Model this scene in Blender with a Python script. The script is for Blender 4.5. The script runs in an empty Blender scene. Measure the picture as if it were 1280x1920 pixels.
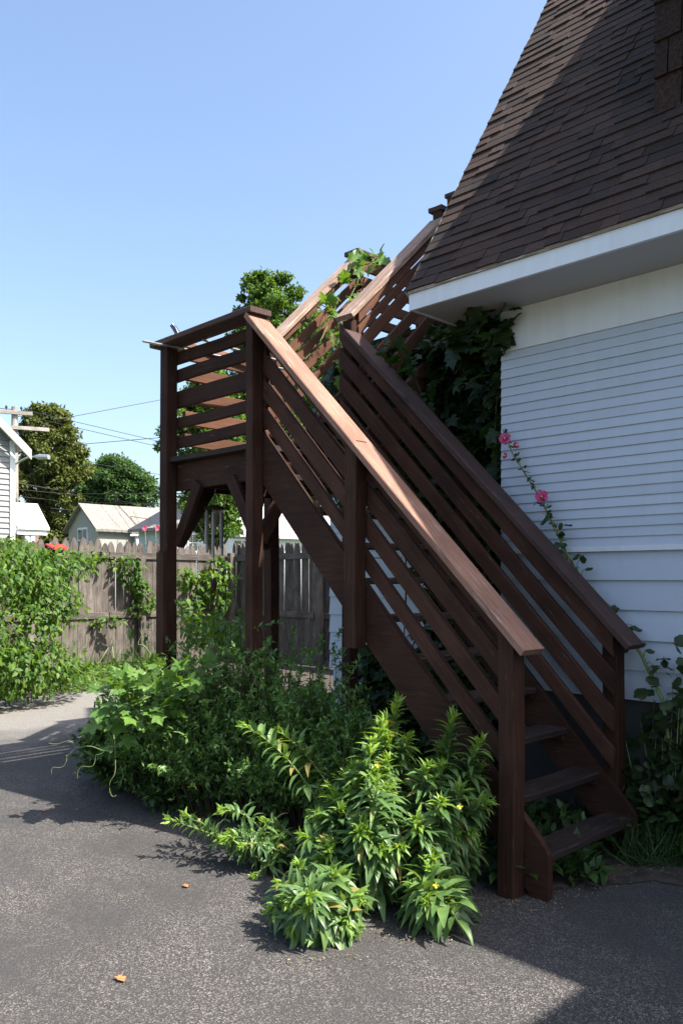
import bpy, bmesh, math, random
import numpy as np
from mathutils import Matrix, Vector, Quaternion
random.seed(7); rng = np.random.default_rng(7)
R = math.radians

# ------------------------------------------------------------------ layout units
# t runs along the house wall (to the left), w runs into the yard, z up; one unit = eye height
S = 1.5
F = 1550.0; CX = 640.0; HY = 1083.0            # focal length and horizon used for measuring
T0, W0 = -1.353, -2.2366                       # where the camera stands
def P(t, w, z): return Vector((-t*S, w*S, z*S))
def ray(x): xp = (x-CX)/F; return (-.705*xp+.709, .709*xp+.705)     # (dt, dw) for one unit of depth
def at_d(x, y, d):
    a, b = ray(x); return (T0+a*d, W0+b*d, 1+(HY-y)/F*d)
def on_z(x, y, z=0.0):
    return at_d(x, y, (z-1)*F/(HY-y))
def on_w(x, y, w):
    return at_d(x, y, (w-W0)/ray(x)[1])
def on_t(x, y, t):
    return at_d(x, y, (t-T0)/ray(x)[0])
def PD(x, y, d): return P(*at_d(x, y, d))

# ------------------------------------------------------------------ camera, sky, sun
scene = bpy.context.scene
cam_d = bpy.data.cameras.new("camera"); cam = bpy.data.objects.new("camera", cam_d)
scene.collection.objects.link(cam); scene.camera = cam
cam_d.sensor_fit = 'VERTICAL'; cam_d.sensor_height = 36.0; cam_d.sensor_width = 24.0
cam_d.lens = F/1920*36.0; cam_d.shift_y = 123/1920; cam_d.clip_end = 3000; cam_d.clip_start = .05
cam.location = P(T0, W0, 1.0)
cam.rotation_euler = (R(90), 0, math.atan2(.709, .705))
SUN_A, SUN_B = .695, .28
world = bpy.data.worlds.new("World"); scene.world = world; world.use_nodes = True
nt = world.node_tree; sky = nt.nodes.new("ShaderNodeTexSky"); sky.sky_type = 'NISHITA'; sky.sun_disc = False
sky.sun_elevation = math.atan(1/math.hypot(SUN_A, SUN_B)); sky.sun_rotation = math.atan2(SUN_A, SUN_B)
sky.air_density = 1.1; sky.dust_density = 3.3; sky.ozone_density = 2.4
nt.links.new(sky.outputs[0], nt.nodes["Background"].inputs[0]); nt.nodes["Background"].inputs[1].default_value = 0.121
sun_d = bpy.data.lights.new("sun", 'SUN'); sun = bpy.data.objects.new("sun", sun_d); scene.collection.objects.link(sun)
sun_d.energy = 5.0; sun_d.angle = R(.53); sun_d.color = (1, .945, .86)
sun.rotation_euler = Vector((-SUN_A, -SUN_B, -1)).to_track_quat('-Z', 'Y').to_euler()
sun.location = (3, 3, 12)
scene.view_settings.view_transform = 'Standard'; scene.view_settings.look = 'None'
scene.view_settings.gamma = 1; scene.view_settings.exposure = 1.4

# ------------------------------------------------------------------ materials
def new_mat(name):
    m = bpy.data.materials.new(name); m.use_nodes = True
    n = m.node_tree.nodes; l = m.node_tree.links
    return m, n, l, n["Principled BSDF"]
def node(n, typ, **kw):
    x = n.new(typ)
    for k, v in kw.items(): setattr(x, k, v)
    return x
def ramp(n, stops):
    r = n.new("ShaderNodeValToRGB"); e = r.color_ramp.elements
    while len(e) < len(stops): e.new(.5)
    for i, (p, c) in enumerate(stops):
        e[i].position = p; e[i].color = (*c, 1) if len(c) == 3 else c
    return r
def wood_mat(name, dark, light, rough=.75, grain=1.0, worn=None, wornamt=.3, bump=.25, var=.35):
    """stained timber: grain along the piece's own X axis"""
    m, n, l, b = new_mat(name)
    tc = n.new("ShaderNodeTexCoord"); oi = n.new("ShaderNodeObjectInfo")
    off = node(n, "ShaderNodeVectorMath", operation='SCALE'); off.inputs[3].default_value = 37
    cmb = n.new("ShaderNodeCombineXYZ")
    for i in range(3): l.new(oi.outputs["Random"], cmb.inputs[i])
    l.new(cmb.outputs[0], off.inputs[0])
    add = node(n, "ShaderNodeVectorMath", operation='ADD'); l.new(tc.outputs["Object"], add.inputs[0]); l.new(off.outputs[0], add.inputs[1])
    mp = n.new("ShaderNodeMapping"); mp.inputs["Scale"].default_value = (1.6, 26, 26); l.new(add.outputs[0], mp.inputs[0])
    g = n.new("ShaderNodeTexNoise"); g.inputs["Scale"].default_value = 2.2; g.inputs["Detail"].default_value = 8; g.inputs["Roughness"].default_value = .65; g.inputs["Distortion"].default_value = .6
    l.new(mp.outputs[0], g.inputs[0])
    r = ramp(n, [(.3, dark), (.72, light)]); l.new(g.outputs[0], r.inputs[0])
    big = n.new("ShaderNodeTexNoise"); big.inputs["Scale"].default_value = 3.5; big.inputs["Detail"].default_value = 5; l.new(add.outputs[0], big.inputs[0])
    mx = node(n, "ShaderNodeMix", data_type='RGBA', blend_type='MULTIPLY'); mx.inputs[0].default_value = 1
    r2 = ramp(n, [(.3, (1-var,)*3), (.7, (1+var*.4,)*3)]); l.new(big.outputs[0], r2.inputs[0])
    l.new(r.outputs[0], mx.inputs[6]); l.new(r2.outputs[0], mx.inputs[7])
    # piece to piece variation
    mr = n.new("ShaderNodeMapRange"); mr.inputs[3].default_value = 1-var*.6; mr.inputs[4].default_value = 1+var*.6; l.new(oi.outputs["Random"], mr.inputs[0])
    sc = node(n, "ShaderNodeVectorMath", operation='SCALE'); l.new(mx.outputs[2], sc.inputs[0]); l.new(mr.outputs[0], sc.inputs[3])
    last = sc.outputs[0]
    if worn:
        mp2 = n.new("ShaderNodeMapping"); mp2.inputs["Scale"].default_value = (3, 40, 40); l.new(add.outputs[0], mp2.inputs[0])
        w = n.new("ShaderNodeTexNoise"); w.inputs["Scale"].default_value = 1.7; w.inputs["Detail"].default_value = 10; w.inputs["Roughness"].default_value = .75; l.new(mp2.outputs[0], w.inputs[0])
        wr = ramp(n, [(.62-wornamt*.3, (0,)*3), (.72-wornamt*.2, (1,)*3)]); l.new(w.outputs[0], wr.inputs[0])
        wm = node(n, "ShaderNodeMix", data_type='RGBA'); l.new(wr.outputs[0], wm.inputs[0]); l.new(last, wm.inputs[6]); wm.inputs[7].default_value = (*worn, 1)
        last = wm.outputs[2]
    l.new(last, b.inputs["Base Color"]); b.inputs["Roughness"].default_value = rough
    b.inputs["Specular IOR Level"].default_value = .16
    bp = n.new("ShaderNodeBump"); bp.inputs["Strength"].default_value = bump; bp.inputs["Distance"].default_value = .004
    l.new(g.outputs[0], bp.inputs["Height"]); l.new(bp.outputs[0], b.inputs["Normal"])
    return m
def paint_mat(name, col, dirt=(.35, .34, .3), amt=.25, rough=.55, scale=3.0, bump=.05):
    m, n, l, b = new_mat(name)
    tc = n.new("ShaderNodeTexCoord"); geo = n.new("ShaderNodeNewGeometry")
    a = n.new("ShaderNodeTexNoise"); a.inputs["Scale"].default_value = scale; a.inputs["Detail"].default_value = 8; a.inputs["Roughness"].default_value = .6
    l.new(geo.outputs["Position"], a.inputs[0])
    mp = n.new("ShaderNodeMapping"); mp.inputs["Scale"].default_value = (9, 9, .7); l.new(geo.outputs["Position"], mp.inputs[0])
    s = n.new("ShaderNodeTexNoise"); s.inputs["Scale"].default_value = 2.5; s.inputs["Detail"].default_value = 6; l.new(mp.outputs[0], s.inputs[0])
    mu = node(n, "ShaderNodeMath", operation='MULTIPLY'); l.new(a.outputs[0], mu.inputs[0]); l.new(s.outputs[0], mu.inputs[1])
    r = ramp(n, [(.2, (0,)*3), (.5, (amt,)*3)]); l.new(mu.outputs[0], r.inputs[0])
    mx = node(n, "ShaderNodeMix", data_type='RGBA'); l.new(r.outputs[0], mx.inputs[0]); mx.inputs[6].default_value = (*col, 1); mx.inputs[7].default_value = (*dirt, 1)
    oi = n.new("ShaderNodeObjectInfo")
    mr = n.new("ShaderNodeMapRange"); mr.inputs[3].default_value = .95; mr.inputs[4].default_value = 1.03; l.new(oi.outputs["Random"], mr.inputs[0])
    sc = node(n, "ShaderNodeVectorMath", operation='SCALE'); l.new(mx.outputs[2], sc.inputs[0]); l.new(mr.outputs[0], sc.inputs[3])
    l.new(sc.outputs[0], b.inputs["Base Color"]); b.inputs["Roughness"].default_value = rough
    bp = n.new("ShaderNodeBump"); bp.inputs["Strength"].default_value = bump; bp.inputs["Distance"].default_value = .003; l.new(a.outputs[0], bp.inputs["Height"]); l.new(bp.outputs[0], b.inputs["Normal"])
    return m
def leaf_mat(name, c0, c1, c2, trans=.35, rough=.45, spec=.45, dry=None):
    m, n, l, b = new_mat(name)
    geo = n.new("ShaderNodeNewGeometry"); oi = n.new("ShaderNodeObjectInfo"); tc = n.new("ShaderNodeTexCoord")
    ad = node(n, "ShaderNodeMath", operation='ADD'); l.new(geo.outputs["Random Per Island"], ad.inputs[0]); l.new(oi.outputs["Random"], ad.inputs[1])
    fr = node(n, "ShaderNodeMath", operation='FRACT'); l.new(ad.outputs[0], fr.inputs[0])
    stops = [(0, c0), (.5, c1), (.95, c2)]
    if dry: stops = [(0, c0), (.5, c1), (.96, c2), (.985, dry)]
    r = ramp(n, stops); l.new(fr.outputs[0], r.inputs[0])
    no = n.new("ShaderNodeTexNoise"); no.inputs["Scale"].default_value = 30; l.new(geo.outputs["Position"], no.inputs[0])
    mr = n.new("ShaderNodeMapRange"); mr.inputs[3].default_value = .7; mr.inputs[4].default_value = 1.25; l.new(no.outputs[0], mr.inputs[0])
    sc = node(n, "ShaderNodeVectorMath", operation='SCALE'); l.new(r.outputs[0], sc.inputs[0]); l.new(mr.outputs[0], sc.inputs[3])
    l.new(sc.outputs[0], b.inputs["Base Color"]); b.inputs["Roughness"].default_value = rough; b.inputs["Specular IOR Level"].default_value = spec
    t = n.new("ShaderNodeBsdfTranslucent")
    tm = node(n, "ShaderNodeMix", data_type='RGBA', blend_type='MULTIPLY'); tm.inputs[0].default_value = 1; l.new(sc.outputs[0], tm.inputs[6]); tm.inputs[7].default_value = (1.9, 1.7, .5, 1)
    l.new(tm.outputs[2], t.inputs[0])
    ms = n.new("ShaderNodeMixShader"); ms.inputs[0].default_value = trans; l.new(b.outputs[0], ms.inputs[1]); l.new(t.outputs[0], ms.inputs[2])
    l.new(ms.outputs[0], n["Material Output"].inputs[0])
    return m
def plain_mat(name, col, rough=.6, metal=0, spec=.4, var=0.0, scale=8):
    m, n, l, b = new_mat(name)
    if var:
        geo = n.new("ShaderNodeNewGeometry"); no = n.new("ShaderNodeTexNoise"); no.inputs["Scale"].default_value = scale; no.inputs["Detail"].default_value = 6
        l.new(geo.outputs["Position"], no.inputs[0])
        r = ramp(n, [(.3, tuple(c*(1-var) for c in col)), (.7, tuple(min(1, c*(1+var)) for c in col))]); l.new(no.outputs[0], r.inputs[0]); l.new(r.outputs[0], b.inputs["Base Color"])
    else: b.inputs["Base Color"].default_value = (*col, 1)
    b.inputs["Roughness"].default_value = rough; b.inputs["Metallic"].default_value = metal; b.inputs["Specular IOR Level"].default_value = spec
    return m
def asphalt_mat():
    m, n, l, b = new_mat("asphalt")
    geo = n.new("ShaderNodeNewGeometry"); pos = geo.outputs["Position"]
    v = n.new("ShaderNodeTexVoronoi"); v.inputs["Scale"].default_value = 190; l.new(pos, v.inputs[0])
    stone = ramp(n, [(.0, (.041, .0385, .037)), (.38, (.056, .053, .0505)), (.62, (.081, .076, .072)), (.82, (.12, .111, .104)), (.97, (.23, .21, .192))])
    sep = n.new("ShaderNodeSeparateColor"); l.new(v.outputs["Color"], sep.inputs[0]); l.new(sep.outputs[0], stone.inputs[0])
    fine = n.new("ShaderNodeTexNoise"); fine.inputs["Scale"].default_value = 240; fine.inputs["Detail"].default_value = 3; l.new(pos, fine.inputs[0])
    fr = ramp(n, [(.35, (.6,)*3), (.7, (1.35,)*3)]); l.new(fine.outputs[0], fr.inputs[0])
    m1 = node(n, "ShaderNodeMix", data_type='RGBA', blend_type='MULTIPLY'); m1.inputs[0].default_value = 1; l.new(stone.outputs[0], m1.inputs[6]); l.new(fr.outputs[0], m1.inputs[7])
    # wear: sealer left in broad patches, stone showing elsewhere
    mp = n.new("ShaderNodeMapping"); mp.inputs["Scale"].default_value = (1, 1.6, 1); mp.inputs["Rotation"].default_value = (0, 0, R(40)); l.new(pos, mp.inputs[0])
    wear = n.new("ShaderNodeTexNoise"); wear.inputs["Scale"].default_value = 1.15; wear.inputs["Detail"].default_value = 7; wear.inputs["Roughness"].default_value = .62; l.new(mp.outputs[0], wear.inputs[0])
    wr = ramp(n, [(.36, (.12,)*3), (.62, (1,)*3)]); l.new(wear.outputs[0], wr.inputs[0])
    m2 = node(n, "ShaderNodeMix", data_type='RGBA'); l.new(wr.outputs[0], m2.inputs[0]); m2.inputs[6].default_value = (.050, .048, .048, 1); l.new(m1.outputs[2], m2.inputs[7])
    # bare pale gravelly paving towards the back corner of the lot
    sx = n.new("ShaderNodeSeparateXYZ"); l.new(pos, sx.inputs[0])
    wob = n.new("ShaderNodeTexNoise"); wob.inputs["Scale"].default_value = 1.6; wob.inputs["Detail"].default_value = 6; l.new(pos, wob.inputs[0])
    s1 = node(n, "ShaderNodeMath", operation='MULTIPLY_ADD'); l.new(wob.outputs[0], s1.inputs[0]); s1.inputs[1].default_value = 2.2; l.new(sx.outputs[0], s1.inputs[2])
    mr = n.new("ShaderNodeMapRange"); l.new(s1.outputs[0], mr.inputs[0]); mr.inputs[1].default_value = -3.95; mr.inputs[2].default_value = -5.0
    pale = ramp(n, [(.0, (.12, .113, .105)), (.5, (.175, .165, .152)), (1, (.26, .243, .222))]); l.new(sep.outputs[1], pale.inputs[0])
    m3 = node(n, "ShaderNodeMix", data_type='RGBA'); l.new(mr.outputs[0], m3.inputs[0]); l.new(m2.outputs[2], m3.inputs[6]); l.new(pale.outputs[0], m3.inputs[7])
    l.new(m3.outputs[2], b.inputs["Base Color"]); b.inputs["Roughness"].default_value = .85; b.inputs["Specular IOR Level"].default_value = .18
    bp = n.new("ShaderNodeBump"); bp.inputs["Strength"].default_value = .55; bp.inputs["Distance"].default_value = .006
    l.new(v.outputs["Distance"], bp.inputs["Height"]); l.new(bp.outputs[0], b.inputs["Normal"])
    return m
def shingle_mat(name, stops, scale=170):
    m, n, l, b = new_mat(name)
    geo = n.new("ShaderNodeNewGeometry"); oi = n.new("ShaderNodeObjectInfo")
    ad = node(n, "ShaderNodeMath", operation='ADD'); l.new(geo.outputs["Random Per Island"], ad.inputs[0]); l.new(oi.outputs["Random"], ad.inputs[1])
    fr = node(n, "ShaderNodeMath", operation='FRACT'); l.new(ad.outputs[0], fr.inputs[0])
    r = ramp(n, stops); l.new(fr.outputs[0], r.inputs[0])
    g = n.new("ShaderNodeTexNoise"); g.inputs["Scale"].default_value = scale; g.inputs["Detail"].default_value = 3; l.new(geo.outputs["Position"], g.inputs[0])
    gr = ramp(n, [(.3, (.45,)*3), (.7, (1.7,)*3)]); l.new(g.outputs[0], gr.inputs[0])
    mx = node(n, "ShaderNodeMix", data_type='RGBA', blend_type='MULTIPLY'); mx.inputs[0].default_value = 1; l.new(r.outputs[0], mx.inputs[6]); l.new(gr.outputs[0], mx.inputs[7])
    l.new(mx.outputs[2], b.inputs["Base Color"]); b.inputs["Roughness"].default_value = .9; b.inputs["Specular IOR Level"].default_value = .25
    bp = n.new("ShaderNodeBump"); bp.inputs["Strength"].default_value = .5; bp.inputs["Distance"].default_value = .003; l.new(g.outputs[0], bp.inputs["Height"]); l.new(bp.outputs[0], b.inputs["Normal"])
    return m

M = {}
M['stain'] = wood_mat("brown_stain_shade", (0.0299, 0.01345, 0.00897), (0.06279, 0.02841, 0.01794), worn=(0.2242, 0.1495, 0.1121), wornamt=.0)  # stain darkened for the shaded boards; shade is put into the colour
M['stainmid'] = wood_mat('brown_stain_rail', (0.04688, 0.0211, 0.01406), (0.08594, 0.03906, 0.025), worn=(0.2344, 0.1562, 0.1172), wornamt=.03)
M['slat'] = wood_mat("brown_stain_sunlit", (0.08925, 0.0399, 0.02415), (0.1418, 0.0651, 0.0399), worn=(0.1785, 0.1208, 0.08925), wornamt=.0, var=.25)  # lighter copy of the same stain for sunlit slats, sun put into colour
M['cap'] = wood_mat("faded_stain_cap", (0.18, 0.0945, 0.0675), (0.297, 0.1665, 0.1215), worn=(0.414, 0.324, 0.27), wornamt=.22, var=.25, bump=.45)
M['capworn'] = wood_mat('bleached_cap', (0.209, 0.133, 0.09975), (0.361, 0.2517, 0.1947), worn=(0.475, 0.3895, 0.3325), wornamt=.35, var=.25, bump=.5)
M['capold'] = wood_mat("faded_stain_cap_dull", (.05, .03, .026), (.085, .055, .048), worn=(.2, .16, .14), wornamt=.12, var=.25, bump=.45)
M['tread'] = wood_mat("worn_tread", (.022, .016, .014), (.055, .04, .035), worn=(.14, .12, .105), wornamt=.12)
M['grey'] = wood_mat("weathered_fence", (0.05865, 0.04848, 0.04145), (0.172, 0.1486, 0.129), worn=(0.2659, 0.2424, 0.219), wornamt=.2, var=.45, bump=.5)
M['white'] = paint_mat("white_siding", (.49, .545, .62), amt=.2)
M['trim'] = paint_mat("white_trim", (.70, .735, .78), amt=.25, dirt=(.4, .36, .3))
M['drip'] = paint_mat('drip_edge_paint', (.34, .34, .34), amt=.4)
M['soffit'] = paint_mat("soffit_paint", (.42, .42, .42), amt=.3)
M['bare'] = wood_mat("bare_fascia_wood", (.19, .14, .1), (.36, .29, .21), worn=(.6, .58, .55), wornamt=.3)
M['shingle'] = shingle_mat("asphalt_shingle", [(0, (0.02377, 0.01627, 0.01376)), (.3, (0.04692, 0.02878, 0.02252)), (.6, (0.0294, 0.02127, 0.01877)), (.8, (0.05505, 0.03378, 0.02628)), (1, (0.02064, 0.01689, 0.01627))])
M['shake'] = shingle_mat("brown_shake", [(0, (.026, .015, .012)), (.5, (.034, .019, .015)), (1, (.024, .015, .012))], 60)
M['asphalt'] = asphalt_mat()
M['soil'] = plain_mat("soil", (.055, .045, .035), .95, var=.5, scale=12)
M['ground'] = plain_mat("lawn_ground", (.06, .085, .03), .95, var=.45, scale=1.5)
M['found'] = paint_mat("foundation", (.05, .048, .046), amt=.5, dirt=(.03, .028, .026), rough=.9)
M['glass'] = plain_mat("window_glass", (.04, .05, .055), .08, spec=.8)
M['primrose'] = leaf_mat("primrose_leaf", (0.06374, 0.1332, 0.04172), (0.09272, 0.1738, 0.05331), (0.1391, 0.2375, 0.06722), trans=.28, dry=(0.3013, 0.255, 0.08113), rough=.42, spec=.5)
M['primrosetip'] = leaf_mat("primrose_tip", (0.1485, 0.2673, 0.04455), (0.1881, 0.3168, 0.0495), (0.2376, 0.3564, 0.0693), trans=.38)
M['stem'] = plain_mat("green_stem", (.16, .21, .07), .55, var=.3)
M['redstem'] = plain_mat("brown_stem", (0.05, 0.0375, 0.0225), .7, var=.3)
M['shrub'] = leaf_mat("shrub_leaf", (0.06, 0.138, 0.036), (0.096, 0.192, 0.048), (0.15, 0.264, 0.066), trans=.3)
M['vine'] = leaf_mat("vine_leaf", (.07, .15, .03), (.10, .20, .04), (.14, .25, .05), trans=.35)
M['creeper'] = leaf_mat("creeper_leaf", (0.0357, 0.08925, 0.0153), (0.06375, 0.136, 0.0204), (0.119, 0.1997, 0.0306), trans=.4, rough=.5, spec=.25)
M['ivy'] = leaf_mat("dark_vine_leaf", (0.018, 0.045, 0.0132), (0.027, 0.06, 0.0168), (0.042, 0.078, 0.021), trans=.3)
M['weed'] = leaf_mat("weed_leaf", (0.02625, 0.06375, 0.015), (0.0375, 0.0825, 0.021), (0.06, 0.1125, 0.02625), trans=.3)
M['holly'] = leaf_mat("hollyhock_leaf", (0.0252, 0.0504, 0.01764), (0.03528, 0.06552, 0.02268), (0.0504, 0.0756, 0.0252), trans=.3, dry=(0.08064, 0.0504, 0.0252))
M['petal'] = leaf_mat("pink_petal", (.55, .05, .22), (.65, .08, .28), (.7, .14, .35), trans=.35, rough=.6)
M['petalin'] = plain_mat("dark_petal_throat", (.25, .015, .05), .6)
M['yellow'] = leaf_mat("yellow_petal", (.75, .62, .04), (.8, .66, .05), (.85, .7, .08), trans=.2)
M['cream'] = plain_mat("cream_pollen", (.75, .65, .25), .7)
M['tree_a'] = leaf_mat("tree_leaf_olive", (.055, .08, .022), (.085, .11, .032), (.135, .155, .052), trans=.3, spec=.1, rough=.7)
M['tree_b'] = leaf_mat("tree_leaf_deep", (0.0315, 0.072, 0.0252), (0.045, 0.0945, 0.0306), (0.072, 0.1305, 0.0405), trans=.3, spec=.15, rough=.6)
M['tree_c'] = leaf_mat("tree_leaf_maple", (.038, .085, .02), (.065, .13, .026), (.12, .20, .038), trans=.35, spec=.2)
M['bark'] = plain_mat("bark", (.09, .075, .06), .95, var=.5, scale=14)
M['grass'] = leaf_mat("grass_blade", (.05, .10, .022), (.08, .14, .03), (.14, .19, .05), trans=.3, dry=(.25, .2, .09))
M['litter'] = leaf_mat('dry_litter', (.10, .075, .045), (.2, .16, .10), (.32, .28, .2), trans=.1, rough=.8, spec=.1)
M['dryleaf'] = plain_mat("dry_leaf", (.42, .17, .06), .8, var=.35, scale=40)
M['hsiding'] = paint_mat("grey_siding", (.22, .227, .232), amt=.25)
M['cottage'] = paint_mat("cottage_siding", (0.32, 0.32, 0.292), amt=.3)
M['roofgrey'] = shingle_mat("grey_roof", [(0, (0.1872, 0.1692, 0.1512)), (.5, (0.2232, 0.2052, 0.1872)), (1, (0.2592, 0.2412, 0.2196))], 30)
M['metalroof'] = plain_mat("white_metal_roof", (0.51, 0.51, 0.5032), .35, spec=.5, var=.06, scale=3)
M['pole'] = wood_mat("utility_pole", (.2, .18, .16), (.34, .31, .28), bump=.2)
M['wire'] = plain_mat("wire", (.02, .02, .02), .6)
M['metal'] = plain_mat("metal", (.55, .56, .58), .35, metal=.8)
M['chime'] = plain_mat("chime_tube", (.30, .27, .27), .35, metal=.7)
M['red'] = plain_mat("red_paint", (.55, .03, .03), .5, var=.2, scale=20)
M['panel'] = plain_mat("solar_panel", (.02, .025, .045), .2, spec=.7)
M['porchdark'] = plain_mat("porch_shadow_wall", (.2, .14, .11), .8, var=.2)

# ------------------------------------------------------------------ object helpers
C = scene.collection
WM = {}                                          # world matrices, so that children land where they should
def link(o, parent=None, world=Matrix.Identity(4)):
    C.objects.link(o)
    WM[o.name] = world.copy()
    if parent is not None:
        o.parent = parent; o.matrix_basis = WM[parent.name].inverted() @ world
    else: o.matrix_basis = world
    return o
def thing(name, label, cat, base, group=None):
    o = bpy.data.objects.new(name, None); o.empty_display_size = .1
    link(o, None, Matrix.Translation(Vector(base)))
    o["label"] = label; o["category"] = cat
    if group: o["group"] = group
    return o
def tag(o, label, cat, group=None):
    o["label"] = label; o["category"] = cat
    if group: o["group"] = group
    return o
class MB:
    def __init__(s): s.v = []; s.f = []
    def add(s, vs, fs):
        k = len(s.v); s.v += [tuple(v) for v in vs]; s.f += [tuple(i+k for i in f) for f in fs]; return s
    def hexa(s, b, t):                           # bottom 4, top 4 (same order)
        return s.add(list(b)+list(t), [(3,2,1,0),(4,5,6,7),(0,1,5,4),(1,2,6,5),(2,3,7,6),(3,0,4,7)])
    def box(s, a, b):
        (x0,y0,z0),(x1,y1,z1) = a, b
        x0,x1 = min(x0,x1),max(x0,x1); y0,y1 = min(y0,y1),max(y0,y1); z0,z1 = min(z0,z1),max(z0,z1)
        return s.hexa([(x0,y0,z0),(x1,y0,z0),(x1,y1,z0),(x0,y1,z0)], [(x0,y0,z1),(x1,y0,z1),(x1,y1,z1),(x0,y1,z1)])
    def prism(s, pts, off):                      # polygon (list of Vectors) swept by off
        n = len(pts); off = Vector(off)
        return s.add([Vector(p) for p in pts]+[Vector(p)+off for p in pts], [tuple(reversed(range(n))), tuple(range(n,2*n))]+[(i,(i+1)%n,n+(i+1)%n,n+i) for i in range(n)])
    def tube(s, pts, rad, sides=6, cap=True):
        pts = [Vector(p) for p in pts]; n = len(pts)
        if not hasattr(rad, '__len__'): rad = [rad]*n
        ring = []
        up = Vector((0,0,1))
        vs = []
        for i, p in enumerate(pts):
            d = (pts[min(i+1,n-1)]-pts[max(i-1,0)]).normalized()
            a = d.cross(up)
            if a.length < .05: a = d.cross(Vector((1,0,0)))
            a.normalize(); c = a.cross(d)
            for k in range(sides):
                q = 2*math.pi*k/sides; vs.append(p+(a*math.cos(q)+c*math.sin(q))*rad[i])
        fs = []
        for i in range(n-1):
            for k in range(sides):
                k2 = (k+1)%sides; fs.append((i*sides+k, i*sides+k2, (i+1)*sides+k2, (i+1)*sides+k))
        if cap: fs += [tuple(reversed(range(sides))), tuple(range((n-1)*sides, n*sides))]
        return s.add(vs, fs)
    def mesh(s, name, mat, smooth=False):
        me = bpy.data.meshes.new(name); me.from_pydata(s.v, [], s.f)
        bm = bmesh.new(); bm.from_mesh(me); bmesh.ops.recalc_face_normals(bm, faces=bm.faces); bm.to_mesh(me); bm.free()
        if mat: me.materials.append(mat)
        if smooth:
            for p in me.polygons: p.use_smooth = True
        me.update(); return me
    def obj(s, name, mat, parent=None, smooth=False):
        return link(bpy.data.objects.new(name, s.mesh(name, mat, smooth)), parent)
def mesh_obj(name, me, parent=None, world=Matrix.Identity(4)):
    return link(bpy.data.objects.new(name, me), parent, world)

def board_mesh(name, L, wd, th, mat, ch=.003, seg=4, wob=.002, sk0=0, sk1=0):
    """a plank along X, width Y, thickness Z, chamfered, very slightly warped; sk shears the ends"""
    a, b, c = wd/2, th/2, min(ch, th*.3)
    prof = [(a-c,-b),(a,-b+c),(a,b-c),(a-c,b),(-a+c,b),(-a,b-c),(-a,-b+c),(-a+c,-b)]
    vs = []; p1, p2 = random.uniform(0,6), random.uniform(0,6)
    for i in range(seg+1):
        u = i/seg
        dy = wob*math.sin(p1+u*4)*(.5+u*(1-u)*2); dz = wob*math.sin(p2+u*3.3)
        for (y, z) in prof: vs.append((-L/2+L*u + (sk0*(1-u)+sk1*u)*y + random.uniform(-1,1)*wob*.4, y+dy+random.uniform(-1,1)*wob*.3, z+dz))
    n = 8; fs = []
    for i in range(seg):
        for k in range(n): fs.append((i*n+k, i*n+(k+1)%n, (i+1)*n+(k+1)%n, (i+1)*n+k))
    fs += [tuple(reversed(range(n))), tuple(range(seg*n, seg*n+n))]
    me = bpy.data.meshes.new(name); me.from_pydata(vs, [], fs); me.materials.append(mat); me.update(); return me
def board(name, p0, p1, wdir, width, thick, mat, parent, shared=None, **kw):
    """plank from p0 to p1 (centre line); wdir: roughly the width direction"""
    p0, p1 = Vector(p0), Vector(p1); x = (p1-p0); L = x.length; x.normalize()
    y = Vector(wdir); y = (y - x*y.dot(x)).normalized(); z = x.cross(y)
    m = Matrix((x, y, z)).transposed().to_4x4(); m.translation = (p0+p1)/2
    me = shared or board_mesh(name, L, width, thick, mat, **kw)
    return mesh_obj(name, me, parent, m)

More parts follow.
